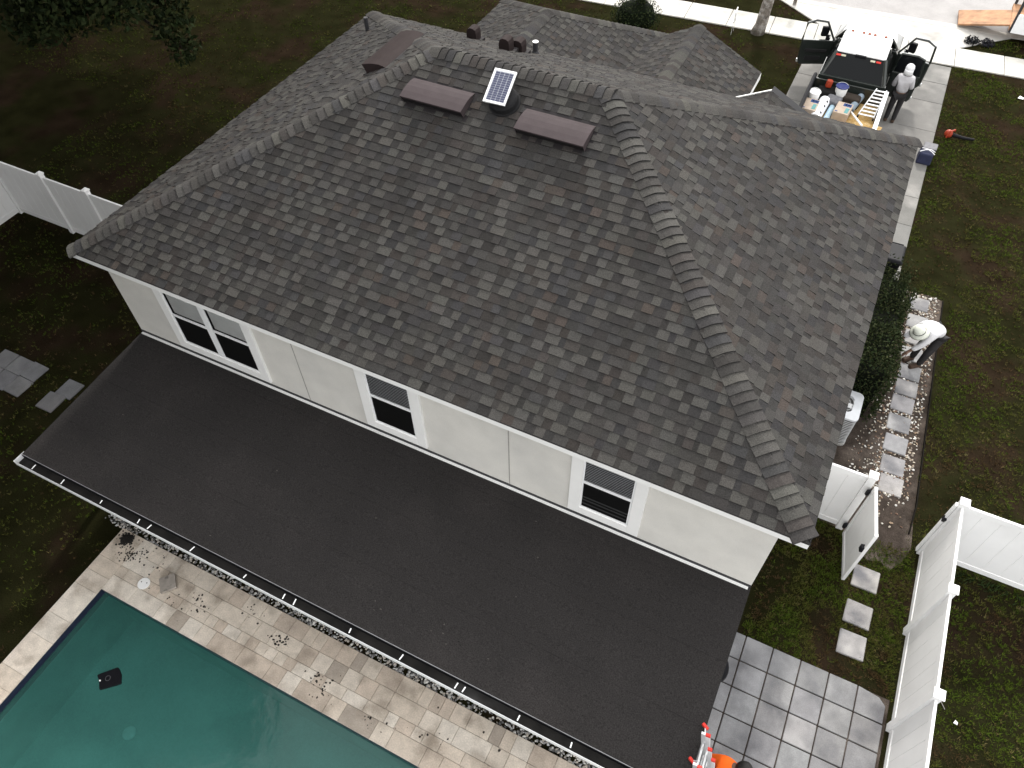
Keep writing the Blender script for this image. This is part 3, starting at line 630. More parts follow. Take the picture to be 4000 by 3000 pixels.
rotp = [(2.80,-4.84),(2.93,-4.69),(3.03,-4.58),(3.17,-4.65),(3.28,-4.77),(3.14,-4.90),(3.02,-5.01),(2.92,-4.91)]
fb.prism(rotp, 'z', -.16, -.095); fb.build('pad', mat('black_foam', (.006,.006,.008), .9, .2, 10., spec=.1), fl, bev=.02, segs=3)
MB().lathe([(.045,-.0955),(.045,-.088),(.038,-.088),(.038,-.0955)], (3.02,-4.80,0), 16).build('ring', mat('grey_ring', (.06,.06,.065), .5), fl)
MB().lathe([(.014,-.096),(.014,-.082),(.004,-.08)], (2.93,-4.89,0), 10).build('button', M_trim, fl)
dr = thing('pool_drain', (3.25,-5.29,-1.45), 'pale round drain cover on the pool floor', 'pool drain')
MB().lathe([(.12,-1.449),(.12,-1.43),(.10,-1.415),(.02,-1.41)], (3.25,-5.29,0), 20).build('cover', mat('drain_white', (.95,.97,.98), .6), dr)
# dirt heap and scattered dark crumbs on the deck
mb = MB()
def heap(cx, cy, n, spread, smin, smax, z=.047, k=(.016,.014,.012)):
    for _ in range(n):
        a = random.uniform(0,6.28); r = abs(random.gauss(0, spread)); s = random.uniform(smin, smax); x, y = cx+r*math.cos(a), cy+r*math.sin(a)
        h = z+max(0, .07*(1-r/(2.2*spread)))*random.random()
        mb.cur = jit(k, .4)
        mb.mesh([(x,y,h+s*.7)]+[(x+s*random.uniform(.6,1.2)*math.cos(q), y+s*random.uniform(.6,1.2)*math.sin(q), z-.003) for q in (0,1.05,2.1,3.14,4.2,5.2)], [(0,i,i%6+1) for i in range(1,7)])
heap(1.50,-2.70,420,.07,.012,.03)
tag(mb.build('dirt_heap', M_stone, tint=True), 'small heap of black dirt at the deck corner', kind='stuff')
mb = MB()
for (cx, cy, n, sp) in ((1.75,-2.95,60,.12),(2.0,-2.8,40,.25),(3.6,-3.1,26,.15),(3.2,-3.3,12,.2),(5.35,-3.0,34,.11),(6.35,-3.25,24,.12),(6.5,-3.45,10,.1),(7.5,-3.45,9,.12),(4.6,-2.8,14,.2),(8.3,-3.2,6,.3),(9.2,-3.0,6,.4)):
    for _ in range(n):
        x, y = random.gauss(cx, sp), random.gauss(cy, sp*.6); s = random.uniform(.006,.026)
        if not (1.3 < x and -3.64 < y < -2.58): continue
        mb.cur = jit((.02,.017,.014), .4); q0 = random.uniform(0,6)
        mb.mesh([(x,y,.047+s*.5)]+[(x+s*random.uniform(.5,1.3)*math.cos(q+q0), y+s*random.uniform(.5,1.3)*math.sin(q+q0), .0465) for q in (0,1.26,2.5,3.77,5.0)], [(0,i,i%5+1) for i in range(1,6)])
tag(mb.build('deck_debris', M_stone, tint=True), 'dark leaf crumbs and dirt specks on the pool deck', kind='stuff')
mb = MB()
for _ in range(70):
    x, y = random.uniform(.5,12.), random.uniform(-2.6,.1)
    if random.random() < .4: x, y = random.gauss(8.3,.5), random.gauss(-2.3,.12)
    if not (.4 < x < 12. and -2.68 < y < .15): continue
    s = random.uniform(.006,.02); q0 = random.uniform(0,6); mb.cur = jit(random.choice([(.010,.009,.008),(.05,.045,.04),(.012,.011,.010)]), .3)
    mb.mesh([(x,y,zc(y)+.004+s*.4)]+[(x+s*random.uniform(.5,1.4)*math.cos(q+q0), y+s*random.uniform(.4,1.)*math.sin(q+q0), zc(y)+.002) for q in (0,1.26,2.5,3.77,5.0)], [(0,i,i%5+1) for i in range(1,6)])
tag(mb.build('roof_debris', M_stone, tint=True), 'scattered specks of grit on the flat patio roof', kind='stuff')
# kettle grill tucked under the roof edge
gr = thing('kettle_grill', (12.12,-.42,0), 'black kettle grill showing past the patio roof edge', 'grill')
MB().lathe([(.05,.52),(.20,.56),(.275,.68),(.28,.74)], (12.12,-.42,0), 24).build('bowl', M_black, gr, smooth=True)
MB().lathe([(.285,.741),(.27,.82),(.20,.92),(.08,.975),(.02,.98)], (12.12,-.42,0), 24).build('lid', M_black, gr, smooth=True)
MB().tube([(12.06,-.42,.975),(12.06,-.42,1.02),(12.18,-.42,1.02),(12.18,-.42,.975)], .012).build('handle', M_alum, gr)
for q in (.5,2.6,4.7): MB().tube([(12.12+.17*math.cos(q),-.42+.17*math.sin(q),.58),(12.12+.28*math.cos(q),-.42+.28*math.sin(q),.035)], .013).build('leg', M_black, gr)

# folding multi-position ladder leaning on the patio roof edge
ld = thing('folding_ladder', (12.75,-2.35,0), 'silver folding ladder with red end caps leaning on the patio roof', 'ladder')
top = Vector((12.16,-2.08,2.62)); bot = Vector((12.74,-2.45,.05)); dv = (bot-top).normalized(); sv = Vector((.05,-1,0)); sv = (sv-dv*sv.dot(dv)).normalized(); nv = -dv.cross(sv).normalized()
ln = (bot-top).length
def rail(o0, l0, l1, wd, name='rail', m=M_alum):
    b = MB(); c = top+o0; a, e = c+dv*l0, c+dv*l1; h = sv*.018; k = nv*wd/2
    b.hexa([a-h-k,a+h-k,e+h-k,e-h-k],[a-h+k,a+h+k,e+h+k,e-h+k]); return b.build(name, m, ld, bev=.004)
offs = [(sv*-.06-nv*.02, .06, ln, .06),(sv*-.0+nv*.05, -.02, ln, .055),(sv*.10+nv*.10, .12, ln, .05),(sv*.17+nv*.16, .22, ln, .045),(sv*.36-nv*.02, .06, ln, .06),(sv*.42+nv*.05, .0, ln, .055),(sv*.52+nv*.10, .14, ln, .05)]
for o0, a, e, wd in offs: rail(o0, a, e, wd)
for o0, a, e, wd in offs[1:4]+offs[5:]: rail(o0, a-.045, a-.001, wd+.008, 'end_cap', M_red)
for k in range(7):
    c = top+dv*(.3+k*.32); MB().tube([c-sv*.06-nv*.02, c+sv*.36-nv*.02], .016).build('rung', M_alum, ld); MB().tube([c+sv*.0+nv*.05, c+sv*.42+nv*.05], .015).build('rung', M_alum, ld)
for q, rr in (((12.17,-1.86,2.30),(0,0,-.5)),((12.14,-2.33,2.27),(0,0,-.5))):
    MB().obox(q, (.10,.045,.05), rr).build('rubber_foot', M_red, ld, bev=.012)
MB().tube([(12.17,-1.86,2.30), top+sv*-.03+dv*.25], .010).build('strut', M_alum, ld); MB().tube([(12.14,-2.33,2.27), top+sv*.2+dv*.3], .010).build('strut', M_alum, ld)

# ------------------------------------------------------------------ side yard things
ac = thing('air_conditioner', (12.95,5.78,0), 'pale grey air conditioner condenser beside the house wall', 'air conditioner')
M_acg = mat('condenser_grey', (.42,.43,.44), .55, .06, 6.); M_acd = mat('condenser_coil', (.09,.09,.09), .7, .15, 10.)
def rrect(cx, cy, w, h, r, n=5):
    out = []
    for (sx, sy_, a0) in ((1,1,0),(-1,1,90),(-1,-1,180),(1,-1,270)):
        for k in range(n+1): q = R(a0+90*k/n); out.append((cx+sx*(w/2-r)+r*math.cos(q), cy+sy_*(h/2-r)+r*math.sin(q)))
    return out
MB().prism(rrect(12.93,5.78,.74,.74,.1), 'z', .06, .82).build('coil_case', M_acd, ac)
for k in range(14): MB().prism(rrect(12.93,5.78,.752,.752,.104), 'z', .10+k*.05, .118+k*.05).build('louver', M_acg, ac)
MB().prism(rrect(12.93,5.78,.78,.78,.11), 'z', -.02, .06).build('pad', M_conc, ac).color = (.3,.3,.29,1)
tp = MB(); out_ = rrect(12.93,5.78,.77,.77,.11, 7); nn_ = len(out_)
inn = [(12.93+.27*math.cos(math.atan2(y-5.78, x-12.93)), 5.78+.27*math.sin(math.atan2(y-5.78, x-12.93))) for x, y in out_]
tp.mesh([(x,y,.82) for x, y in out_]+[(x,y,.87) for x, y in out_]+[(x,y,.885) for x, y in inn]+[(x,y,.80) for x, y in inn],
        [(i,(i+1)%nn_,nn_+(i+1)%nn_,nn_+i) for i in range(nn_)]+[(nn_+i,nn_+(i+1)%nn_,2*nn_+(i+1)%nn_,2*nn_+i) for i in range(nn_)]+[(2*nn_+i,2*nn_+(i+1)%nn_,3*nn_+(i+1)%nn_,3*nn_+i) for i in range(nn_)])
tp.build('top_cover', mat('condenser_top', (.50,.52,.55), .5, .05, 6.), ac)
MB().lathe([(.265,.815),(.02,.816)], (12.93,5.78,0), 24).build('fan_well', M_dark, ac)
for k in range(4): MB().obox((12.93+.13*math.cos(k*1.57),5.78+.13*math.sin(k*1.57),.835), (.22,.10,.006), (.3,0,k*1.57)).build('fan_blade', M_alum, ac)
for r_ in (.09,.16,.23): 
    MB().tube([(12.93+r_*math.cos(q*.3142),5.78+r_*math.sin(q*.3142),.893) for q in range(21)], .005, 5).build('guard_ring', M_acg, ac)
MB().lathe([(.12,.86),(.12,.885),(.02,.89)], (12.93,5.78,0), 18).build('motor_cap', mat('motor_pale', (.7,.71,.73), .5), ac)

def bin_(loc, label):
    b = thing('wheelie_bin', loc, label, 'trash bin'); x, y, _ = loc
    MB().hexa([(x-.24,y-.25,.05),(x+.24,y-.25,.05),(x+.24,y+.25,.05),(x-.24,y+.25,.05)], [(x-.30,y-.30,.98),(x+.30,y-.30,.98),(x+.30,y+.34,.98),(x-.30,y+.34,.98)]).build('body', M_black, b, bev=.05, segs=3)
    lm = MB(); lm.hexa([(x-.33,y-.36,.985),(x+.33,y-.36,.985),(x+.33,y+.36,.985),(x-.33,y+.36,.985)], [(x-.29,y-.30,1.06),(x+.29,y-.30,1.06),(x+.29,y+.32,1.06),(x-.29,y+.32,1.06)]); lm.build('lid', M_black, b, bev=.03, segs=3)
    MB().tube([(x-.25,y+.40,1.0),(x+.25,y+.40,1.0)], .018).build('handle', M_black, b)
    for s_ in (-1,1): MB().tube([(x+s_*.25,y+.30,.12),(x+s_*.31,y+.30,.12)], .12, 16).build('wheel', M_rubber, b)
bin_((13.06,10.66,.04), 'black wheelie bin with a glossy lid next to the hedge')

tb = thing('tool_bag', (13.43,16.5,.04), 'navy blue tool bag tied with white cord at the driveway edge', 'tool bag')
MB().hexa([(13.22,16.2,.04),(13.62,16.2,.04),(13.62,16.72,.04),(13.22,16.72,.04)], [(13.24,16.24,.36),(13.60,16.24,.36),(13.60,16.66,.36),(13.24,16.66,.36)]).build('bag', M_navy, tb, bev=.04, segs=3)
MB().hexa([(13.27,16.5,.362),(13.64,16.5,.362),(13.66,16.86,.34),(13.29,16.86,.34)], [(13.28,16.5,.40),(13.63,16.5,.40),(13.65,16.85,.385),(13.30,16.85,.385)]).build('flap', mat('grey_flap', (.14,.14,.15), .8, .2, 12.), tb, bev=.015)
MB().tube([(13.22,16.30,.37),(13.36,16.38,.41),(13.50,16.44,.41),(13.62,16.42,.37)], .012).build('cord', M_whitec, tb); MB().tube([(13.24,16.50,.37),(13.40,16.43,.415),(13.55,16.33,.40),(13.62,16.30,.36)], .012).build('cord', M_whitec, tb)

bl = thing('leaf_blower', (13.95,18.0,0), 'orange leaf blower with black tube lying on the grass', 'leaf blower')
MB().lathe([(.03,-.12),(.09,-.10),(.115,-.02),(.11,.06),(.05,.11)], (13.90,18.02,.12), 18, Matrix.Rotation(1.3,3,'X')).build('housing', M_orange, bl, smooth=True)
MB().tube([(13.86,17.85,.08),(13.92,17.88,.28),(14.02,17.98,.30),(14.04,18.08,.20)], .022).build('handle', M_orange, bl)
MB().tube([(14.0,18.0,.12),(14.3,18.03,.08),(14.62,18.10,.06)], [.055,.045,.035], 12).build('nozzle', M_black, bl)

cb = MB().tube([(15.22,1.55,.02),(15.4,1.45,.03),(15.62,1.12,.03),(15.8,.86,.03)], .006, 6).build('cable', mat('pale_cable', (.25,.24,.23), .6))
tag(cb, 'thin pale cable lying on the dark ground behind the fence', 'cable')
for (x, y, s, lb) in ((15.98,.72,.035,'small pale scrap on dark ground past the cable end'),(15.72,21.2,.09,'white paper scrap on the lawn near the sidewalk')):
    m = MB(); m.mesh([(x-s,y-s*.6,.03),(x+s*.7,y-s,.045),(x+s,y+s*.5,.03),(x-s*.4,y+s,.05),(x,y,.07)], [(0,1,4),(1,2,4),(2,3,4),(3,0,4)]); tag(m.build('litter_scrap', M_trim), lb, 'litter')

# ------------------------------------------------------------------ vegetation
def leaves(mb, n, gen, smin, smax, cols, up_bias=.3):
    for _ in range(n):
        p = Vector(gen()); s = random.uniform(smin, smax)
        d = Vector((random.gauss(0,1), random.gauss(0,1), random.gauss(0,1)+up_bias)).normalized()
        a = d.orthogonal().normalized(); a = Matrix.Rotation(random.uniform(0,6.28),3,d) @ a; b = d.cross(a)
        mb.cur = jit(random.choice(cols), .3, .1)
        mb.face([p-a*s*.5, p+b*s*.28+d*s*.05, p+a*s*.55, p-b*s*.28+d*s*.05])
DARKL = [(.016,.024,.009),(.022,.030,.012),(.012,.018,.008),(.028,.034,.014)]
def ball(c, r, flat=1.):
    def g():
        while True:
            v = Vector((random.uniform(-1,1), random.uniform(-1,1), random.uniform(-1,1)))
            if .15 < v.length < 1: 
                v *= (.55+.45*v.length)/1.0
                return Vector(c)+Vector((v.x*r, v.y*r, v.z*r*flat))
    return g
def tree(name, label, base, trunk, limbs, clumps, n, smin, smax, cols=DARKL, group=None, lean=None):
    r = thing(name, base, label, 'tree', group)
    bk = M_bark if name == 'street_tree' else M_barkd
    MB().tube(trunk[0], trunk[1], 12).build('trunk', bk, r, smooth=True)
    for pts_, rad in limbs: MB().tube(pts_, rad, 7).build('limb', bk, r, smooth=True)
    mb = MB(); tot = sum(c[1]**2 for c in clumps)
    for (c, rad) in clumps: leaves(mb, int(n*rad**2/tot), ball(c, rad, .8), smin, smax, cols)
    mb.build('crown', M_leafd, r, tint=True)
    return r
def oak(base, h, clumps, label, n, smin, smax, group='oaks along the shaded side of the yard'):
    bx, by = base; B3 = Vector((bx,by,0)); fork = Vector((bx+random.uniform(-.3,.3), by+random.uniform(-.3,.3), h*.42))
    limbs = []
    for (c, rad) in clumps:
        c = Vector(c); mid = (fork+c)/2+Vector((0,0,.5)); limbs.append(([fork, mid, c], [.13,.09,.03]))
    return tree('oak_tree', label, (bx,by,0), ([B3, B3+(fork-B3)*.5+Vector((.1,.05,0)), fork], [.34,.27,.2]), limbs, clumps, n, smin, smax, group=group)
oak((-22.5,13.2), 9, [((-9.6,9.6,5.0),1.9),((-8.6,9.4,4.6),1.3),((-11.5,12.8,4.0),2.2),((-14.0,11.0,3.5),2.4),((-15.6,11.6,2.4),2.2),((-17.6,12.6,2.2),2.4),((-13.2,9.0,3.6),1.7),((-7.3,6.1,4.6),1.0),((-6.3,6.5,4.8),.9),((-6.6,5.4,4.8),.75),((-5.7,7.1,4.6),.7),((-8.0,6.9,4.5),1.1),((-7.0,7.4,4.9),.9),((-10.6,8.0,5.2),1.9),((-12.2,7.6,5.6),2.0),((-10.6,11.0,6.4),2.2),((-12.6,10.4,5.0),2.2),((-6.0,8.5,4.1),.75),((-5.35,8.05,3.75),.6),((-4.95,7.85,3.3),.45)], 'dark oak with drooping branches above the lawn corner', 48000, .09,.22)
def shade_canopy(cx, cy, nx, ny, z, r=2.3):  # crown clumps set out of frame to block sky and dim the left
    return [((cx+(i-(nx-1)/2)*2.6+random.uniform(-.5,.5), cy+(j-(ny-1)/2)*2.6+random.uniform(-.5,.5), z+random.uniform(-.6,.8)), r) for i in range(nx) for j in range(ny)]
oak((-12.5,2.0), 11, shade_canopy(-8.6,-1.2,4,4,7.6,2.0)+shade_canopy(-9.0,3.0,3,2,9.6), 'oak behind the fence corner with crown out of frame', 15000, .3,.6)
oak((-8.2,-5.6), 11, shade_canopy(-6.0,-5.0,4,3,9.6), 'oak towering over the dark yard by the pool', 12000, .3,.6)
oak((-19.5,17.5), 11, shade_canopy(-9.5,15.0,4,4,9.8)+shade_canopy(-5.6,6.6,3,2,10.6,2.0), 'oak at the back of the shaded lawn', 19000, .3,.6)
oak((-15.5,-3.5), 12, shade_canopy(-14.5,-4.0,3,4,8.6,2.6), 'far oak screening the sky beyond the fence', 8000, .35,.7)
oak((-9.5,-12.5), 11, shade_canopy(-9.5,-12.5,3,3,8.2,2.4)+shade_canopy(-9.5,-12.5,3,3,4.8,2.0), 'unseen oak added in the corner behind the pool to dim the yard', 9000, .35,.7)  # this and the next oak stand unseen, added to block low left sky
oak((-13.5,-8.5), 10, shade_canopy(-12.5,-7.0,2,3,5.0,2.2), 'unseen low oak added past the side fence to block sky', 5000, .35,.7)
oak((-7.8,-1.6), 12, [((-3.3,.1,9.7),1.7),((-1.7,-1.3,9.7),1.7),((-.5,-2.7,9.8),1.7),((.5,-3.8,9.9),1.6),((-2.7,-2.7,9.6),1.7),((-4.5,-1.0,9.4),1.8),((-1.5,-4.3,9.4),1.7),((-4.4,1.8,9.6),1.6),((-3.7,-1.7,7.6),1.6),((-2.1,-3.2,7.6),1.5),((-.7,-4.5,7.8),1.5),((-4.7,-3.4,7.4),1.7),((-5.4,.0,7.5),1.6)], 'unseen oak added beside the house corner to darken its left end', 14000, .25,.5)  # invented tree out of view, hung here to darken the house's left end
oak((-3.5,-15.0), 12, shade_canopy(-3.5,-15.0,3,2,9.4,2.3)+shade_canopy(-3.5,-15.0,3,2,6.0,2.2)+shade_canopy(-3.5,-14.6,3,1,3.2,1.8), 'unseen oak added behind the pool to block low sky, nearest the yard corner', 12000, .35,.7)  # two unseen oaks put behind the pool to cut skylight on the wall
oak((2.6,-16.5), 11, shade_canopy(2.6,-16.5,2,2,9.0,2.3)+shade_canopy(2.6,-16.5,2,2,5.8,2.2)+shade_canopy(2.6,-16.2,2,1,3.0,1.8), 'unseen oak added behind the pool to block low sky, towards the patio', 8000, .35,.7)
# street tree: trunk in view, crown above the frame
tree('street_tree', 'grey barked street tree trunk beside the sidewalk', (7.2,21.95,0), ([(7.16,21.92,-.05),(7.22,21.95,.3),(7.27,22.0,1.2),(7.34,22.1,3.0),(7.4,22.3,5.0)], [.25,.2,.18,.16,.12]),
     [([(7.34,22.1,3.2),(6.2,22.9,4.8),(5.3,23.3,6.2)],[.1,.07,.03]),([(7.36,22.2,3.8),(8.8,22.6,5.4),(9.8,23.,6.6)],[.1,.07,.03]),([(7.4,22.3,4.8),(7.6,23.6,6.4),(7.6,24.2,7.6)],[.1,.06,.03])],
     [((5.4,23.5,6.6),1.6),((7.4,23.6,7.6),1.9),((9.7,23.4,6.8),1.7),((8.4,24.6,8.4),1.7),((6.4,24.8,8.2),1.7)], 6000, .12,.28)
sh = thing('round_shrub', (3.2,20.2,0), 'dark rounded shrub by the sidewalk in the front lawn', 'shrub')
MB().tube([(3.2,20.2,0),(3.22,20.2,.5)], .06).build('stem', M_bark, sh)
mb = MB(); leaves(mb, 5200, ball((3.2,20.2,.58), .92, .66), .03,.085, DARKL); leaves(mb, 500, ball((3.35,20.3,1.25), .28, .9), .04,.12, DARKL); mb.cur = (.004,.006,.003)
mb.lathe([(.3,.15),(.62,.3),(.70,.55),(.55,.85),(.2,1.0)], (3.2,20.2,0), 12); mb.build('crown', M_leafd, sh, tint=True)
hd = thing('clipped_hedge', (12.9,8.1,0), 'dark clipped hedge between the house wall and stepping stones', 'hedge')
mb = MB()
def hedgep():
    y = random.uniform(6.25, 9.95); top_ = (1.45 if y < 9.1 else 1.0)+.10*math.sin(y*2.1)+.05*math.sin(y*5.3)
    xr_ = 13.60+.06*math.sin(y*3.)+.05*math.sin(y*7.1)
    q = random.random()
    if q < .5: return (random.uniform(12.45, xr_), y, top_+random.gauss(0,.035))
    if q < .85: return (xr_+random.gauss(0,.04), y, random.uniform(.05, top_))
    return (random.uniform(12.45, xr_), random.choice((6.25,9.95))+random.gauss(0,.05), random.uniform(.05, top_))
leaves(mb, 16000, hedgep, .03,.075, DARKL+[(.034,.040,.018)])
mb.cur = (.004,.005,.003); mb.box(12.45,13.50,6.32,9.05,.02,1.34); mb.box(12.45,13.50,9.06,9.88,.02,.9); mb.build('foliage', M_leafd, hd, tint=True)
for y in (6.8,8.0,9.2): MB().tube([(12.95,y,0),(12.95,y,.6)], .035).build('stem', M_bark, hd)
# ragged weeds at the foot of the bright fence
wd = MB()
for _ in range(900):
    x = random.uniform(15.15,18.); y = 3.50-abs(random.gauss(0,.10)); s = random.uniform(.04,.16)
    if random.random() < .4+.5*math.sin(x*5)**2: continue
    a = random.uniform(0,6.28); wd.cur = jit((.025,.040,.014), .3); b = Vector((math.cos(a),math.sin(a),0))*.012
    tip = Vector((x,y,s))+Vector((random.gauss(0,.05),random.gauss(0,.05),0)); wd.face([Vector((x,y,0))-b, Vector((x,y,0))+b, tip])
tag(wd.build('fence_weeds', M_leafd, tint=True), 'green weeds growing at the foot of the bright fence', kind='stuff')
sb = thing('low_shrub', (14.0,24.2,0), 'small dark low plant on the verge by the apron', 'shrub'); mb = MB()
leaves(mb, 500, ball((13.98,24.25,.10), .28, .5), .03,.09, [(.02,.02,.025),(.014,.016,.016)]); leaves(mb, 400, ball((14.45,24.3,.1), .25, .5), .03,.09, [(.02,.02,.025)]); mb.build('foliage', M_leafd, sb, tint=True)
# ------------------------------------------------------------------ yard sign, mailbox post, trailer ramp
sg = thing('yard_sign', (6.35,21.5,0), 'small white yard sign on thin legs at the sidewalk edge', 'sign')
MB().obox((6.36,21.55,.62), (.03,.46,.36), (0,0,.12)).build('board', M_trim, sg)
for y in (21.38,21.7): MB().tube([(6.36,y,0),(6.36,y,.46)], .008).build('leg', M_alum, sg)
pb = thing('mailbox_post', (7.85,24.55,0), 'dark post at the verge by the driveway apron', 'post')
MB().box(7.79,7.91,24.49,24.61,0,1.2).build('post', M_bark, pb, bev=.01); MB().prism([(7.74,1.2),(7.96,1.2),(7.96,1.32),(7.91,1.40),(7.79,1.40),(7.74,1.32)], 'y', 24.3,24.8).build('box', M_black, pb)
tr_ = thing('utility_trailer', (15.6,25.4,0), 'white utility trailer with a lowered plywood ramp on the street', 'trailer')
M_ply = mat('plywood_brown', (.36,.20,.11), .85, .22, 5., .2, 60, c2=(.25,.14,.08), c2s=2.)
MB().hexa([(13.40,25.22,.09),(14.91,24.82,.54),(14.89,25.99,.54),(13.31,26.33,.09)], [(13.40,25.22,.15),(14.91,24.82,.60),(14.89,25.99,.60),(13.31,26.33,.15)]).build('ramp', M_ply, tr_, bev=.004)
MB().box(14.9,17.6,24.6,26.5,.5,.62).build('deck', M_ply, tr_)
MB().box(14.98,17.6,24.55,24.62,.45,1.05).build('side_panel', M_alu, tr_, bev=.01); MB().box(14.98,17.6,26.48,26.55,.45,1.05).build('side_panel', M_alu, tr_, bev=.01)
MB().box(14.92,15.0,24.56,24.66,.45,1.5).build('corner_post', M_lead, tr_); MB().box(14.92,15.0,26.44,26.54,.45,1.5).build('corner_post', M_lead, tr_)
for y in (24.5,26.6): MB().tube([(16.2,y-.1,.33),(16.2,y+.1,.33)], .33, 20).build('wheel', M_rubber, tr_)

# ------------------------------------------------------------------ pickup truck on the driveway, nose to the street
TX = 10.80
tk = thing('pickup_truck', (TX,18.0,.04), 'dark crew cab pickup with roof whitened as sky reflection and three doors open on the driveway', 'truck')
M_paint = mat('dark_green_paint', (.016,.020,.018), .3, .1, 3., coat=.6)
M_wroof = mat('sky_reflection_white', (.78,.79,.80), .3, .04, 3., coat=.4)  # white base stands in for sky reflected in the dark roof and hood
M_int = mat('dark_interior', (.012,.012,.013), .8, .2, 10.)
M_chrome = mat('chrome', (.7,.7,.7), .2, 0, metal=1.)
def loft(mb, secs):
    n = len(secs[0]); i0 = len(mb.v)
    for s_ in secs: mb.v += [tuple(p) for p in s_]
    for k in range(len(secs)-1):
        for j in range(n): mb.f.append((i0+k*n+j, i0+k*n+(j+1)%n, i0+(k+1)*n+(j+1)%n, i0+(k+1)*n+j)); mb.t.append(mb.cur)
    mb.f.append(tuple(i0+j for j in range(n))[::-1]); mb.f.append(tuple(i0+(len(secs)-1)*n+j for j in range(n))); mb.t += [mb.cur]*2
def sec(y, wb, wm, wt, z0, zm, z1):
    return [(TX-wb,y,z0),(TX-wm,y,z0+.15),(TX-wm,y,zm),(TX-wt,y,z1),(TX+wt,y,z1),(TX+wm,y,zm),(TX+wm,y,z0+.15),(TX+wb,y,z0)]
b = MB(); loft(b, [sec(21.55,.86,.92,.70,.55,1.0,1.05),sec(21.3,.90,.99,.78,.5,1.1,1.18),sec(20.4,.92,1.0,.84,.48,1.14,1.24),sec(19.85,.92,1.0,.88,.48,1.16,1.30)])
b.build('front_body', M_paint, tk, bev=.03)
b = MB(); loft(b, [[(TX-.72,21.32,1.185),(TX-.76,21.30,1.17),(TX+.76,21.30,1.17),(TX+.72,21.32,1.185)],[(TX-.78,20.9,1.235),(TX-.82,20.9,1.20),(TX+.82,20.9,1.20),(TX+.78,20.9,1.235)],[(TX-.80,20.0,1.325),(TX-.86,20.0,1.28),(TX+.86,20.0,1.28),(TX+.80,20.0,1.325)]])
b.build('hood', M_wroof, tk, bev=.02)
b = MB(); b.box(TX-.92,TX+.92,17.45,19.9,.45,.62); b.box(TX-.95,TX+.95,17.40,17.52,.45,1.36); b.box(TX-.95,TX-.88,17.5,18.58,.45,1.32); b.build('cab_floor', M_paint, tk, bev=.01)
b = MB(); b.box(TX-.85,TX+.85,19.55,19.86,.62,1.22); b.build('dashboard', M_int, tk, bev=.05)
for x in (-.45,.45):
    b = MB(); b.obox((TX+x,19.0,.85), (.55,.55,.22)); b.obox((TX+x,18.72,1.22), (.52,.16,.62), (-.2,0,0)); b.obox((TX+x,18.64,1.60), (.26,.1,.2)); b.build('seat', M_int, tk, bev=.05)
b = MB(); b.obox((TX,18.0,.85), (1.5,.5,.22)); b.obox((TX,17.66,1.2), (1.5,.14,.6)); b.build('rear_seat', M_int, tk, bev=.05)
rp = MB(); TZ = 1.99
rsec = lambda y, z: [(TX-.70,y,z-.07),(TX-.66,y,z-.015),(TX-.5,y,z),(TX+.5,y,z),(TX+.66,y,z-.015),(TX+.70,y,z-.07)]
loft(rp, [rsec(17.80,TZ-.03),rsec(18.1,TZ),rsec(18.9,TZ),rsec(19.16,TZ-.035)]); rp.build('cab_roof', M_wroof, tk, bev=.015)
for k in range(6): MB().box(TX-.48+k*.192-.006, TX-.48+k*.192+.006, 17.95, 19.0, TZ-.004, TZ+.008).build('roof_rib', mat('rib_shadow%d' % k, (.55,.56,.6), .4), tk)
def bar(name, a, b_, r_, m=M_paint): return MB().tube([a, b_], r_, 6).build(name, m, tk)
for s_ in (-1,1):
    bar('windscreen_pillar', (TX+s_*.92,20.0,1.28), (TX+s_*.68,19.14,TZ-.06), .04)
    bar('centre_pillar', (TX+s_*.93,18.60,.6), (TX+s_*.69,18.56,TZ-.06), .05)
    bar('rear_pillar', (TX+s_*.90,17.46,1.30), (TX+s_*.68,17.82,TZ-.06), .06)
    bar('sill', (TX+s_*.94,17.45,.5), (TX+s_*.94,19.9,.5), .06)
g_ = MB(); g_.face([(TX-.88,19.98,1.29),(TX+.88,19.98,1.29),(TX+.66,19.16,TZ-.06),(TX-.66,19.16,TZ-.06)]); g_.build('windscreen', M_glass, tk)
g_ = MB(); g_.face([(TX-.84,17.47,1.34),(TX+.84,17.47,1.34),(TX+.65,17.80,TZ-.07),(TX-.65,17.80,TZ-.07)]); rw = g_.build('rear_window', M_glass, tk)
for (a, e) in (((TX-.84,17.455,1.335),(TX+.84,17.455,1.335)),((TX+.84,17.455,1.335),(TX+.655,17.79,TZ-.07))): bar('window_seal', a, e, .013, mat('seal_grey%.2f' % a[0], (.10,.10,.10), .4))
g_ = MB(); g_.face([(TX-.93,17.55,1.33),(TX-.93,18.55,1.33),(TX-.70,18.52,TZ-.08),(TX-.70,17.86,TZ-.08)]); g_.build('side_window', M_glass, tk)
MB().box(TX-.15,TX+.15,17.745,17.80,TZ-.12,TZ-.045).build('brake_light', M_black, tk, bev=.008)
for x, m in ((-.46,mat('lens_clear', (.5,.48,.36), .3)),(.36,mat('lens_clear2', (.5,.48,.36), .3)),(-.60,M_red),(.52,M_red)): MB().obox((TX+x,17.735,TZ-.125), (.13,.02,.05), (-.7,0,0)).build('cargo_light', m, tk)
M_amber = mat('amber_lens', (.30,.09,.05), .3)
for x in (-.48,-.16,.0,.16,.47): MB().lathe([(.05,0),(.045,.03),(.02,.05)], (TX+x,19.10,TZ-.028), 10).build('cab_lamp', M_amber, tk, smooth=True)
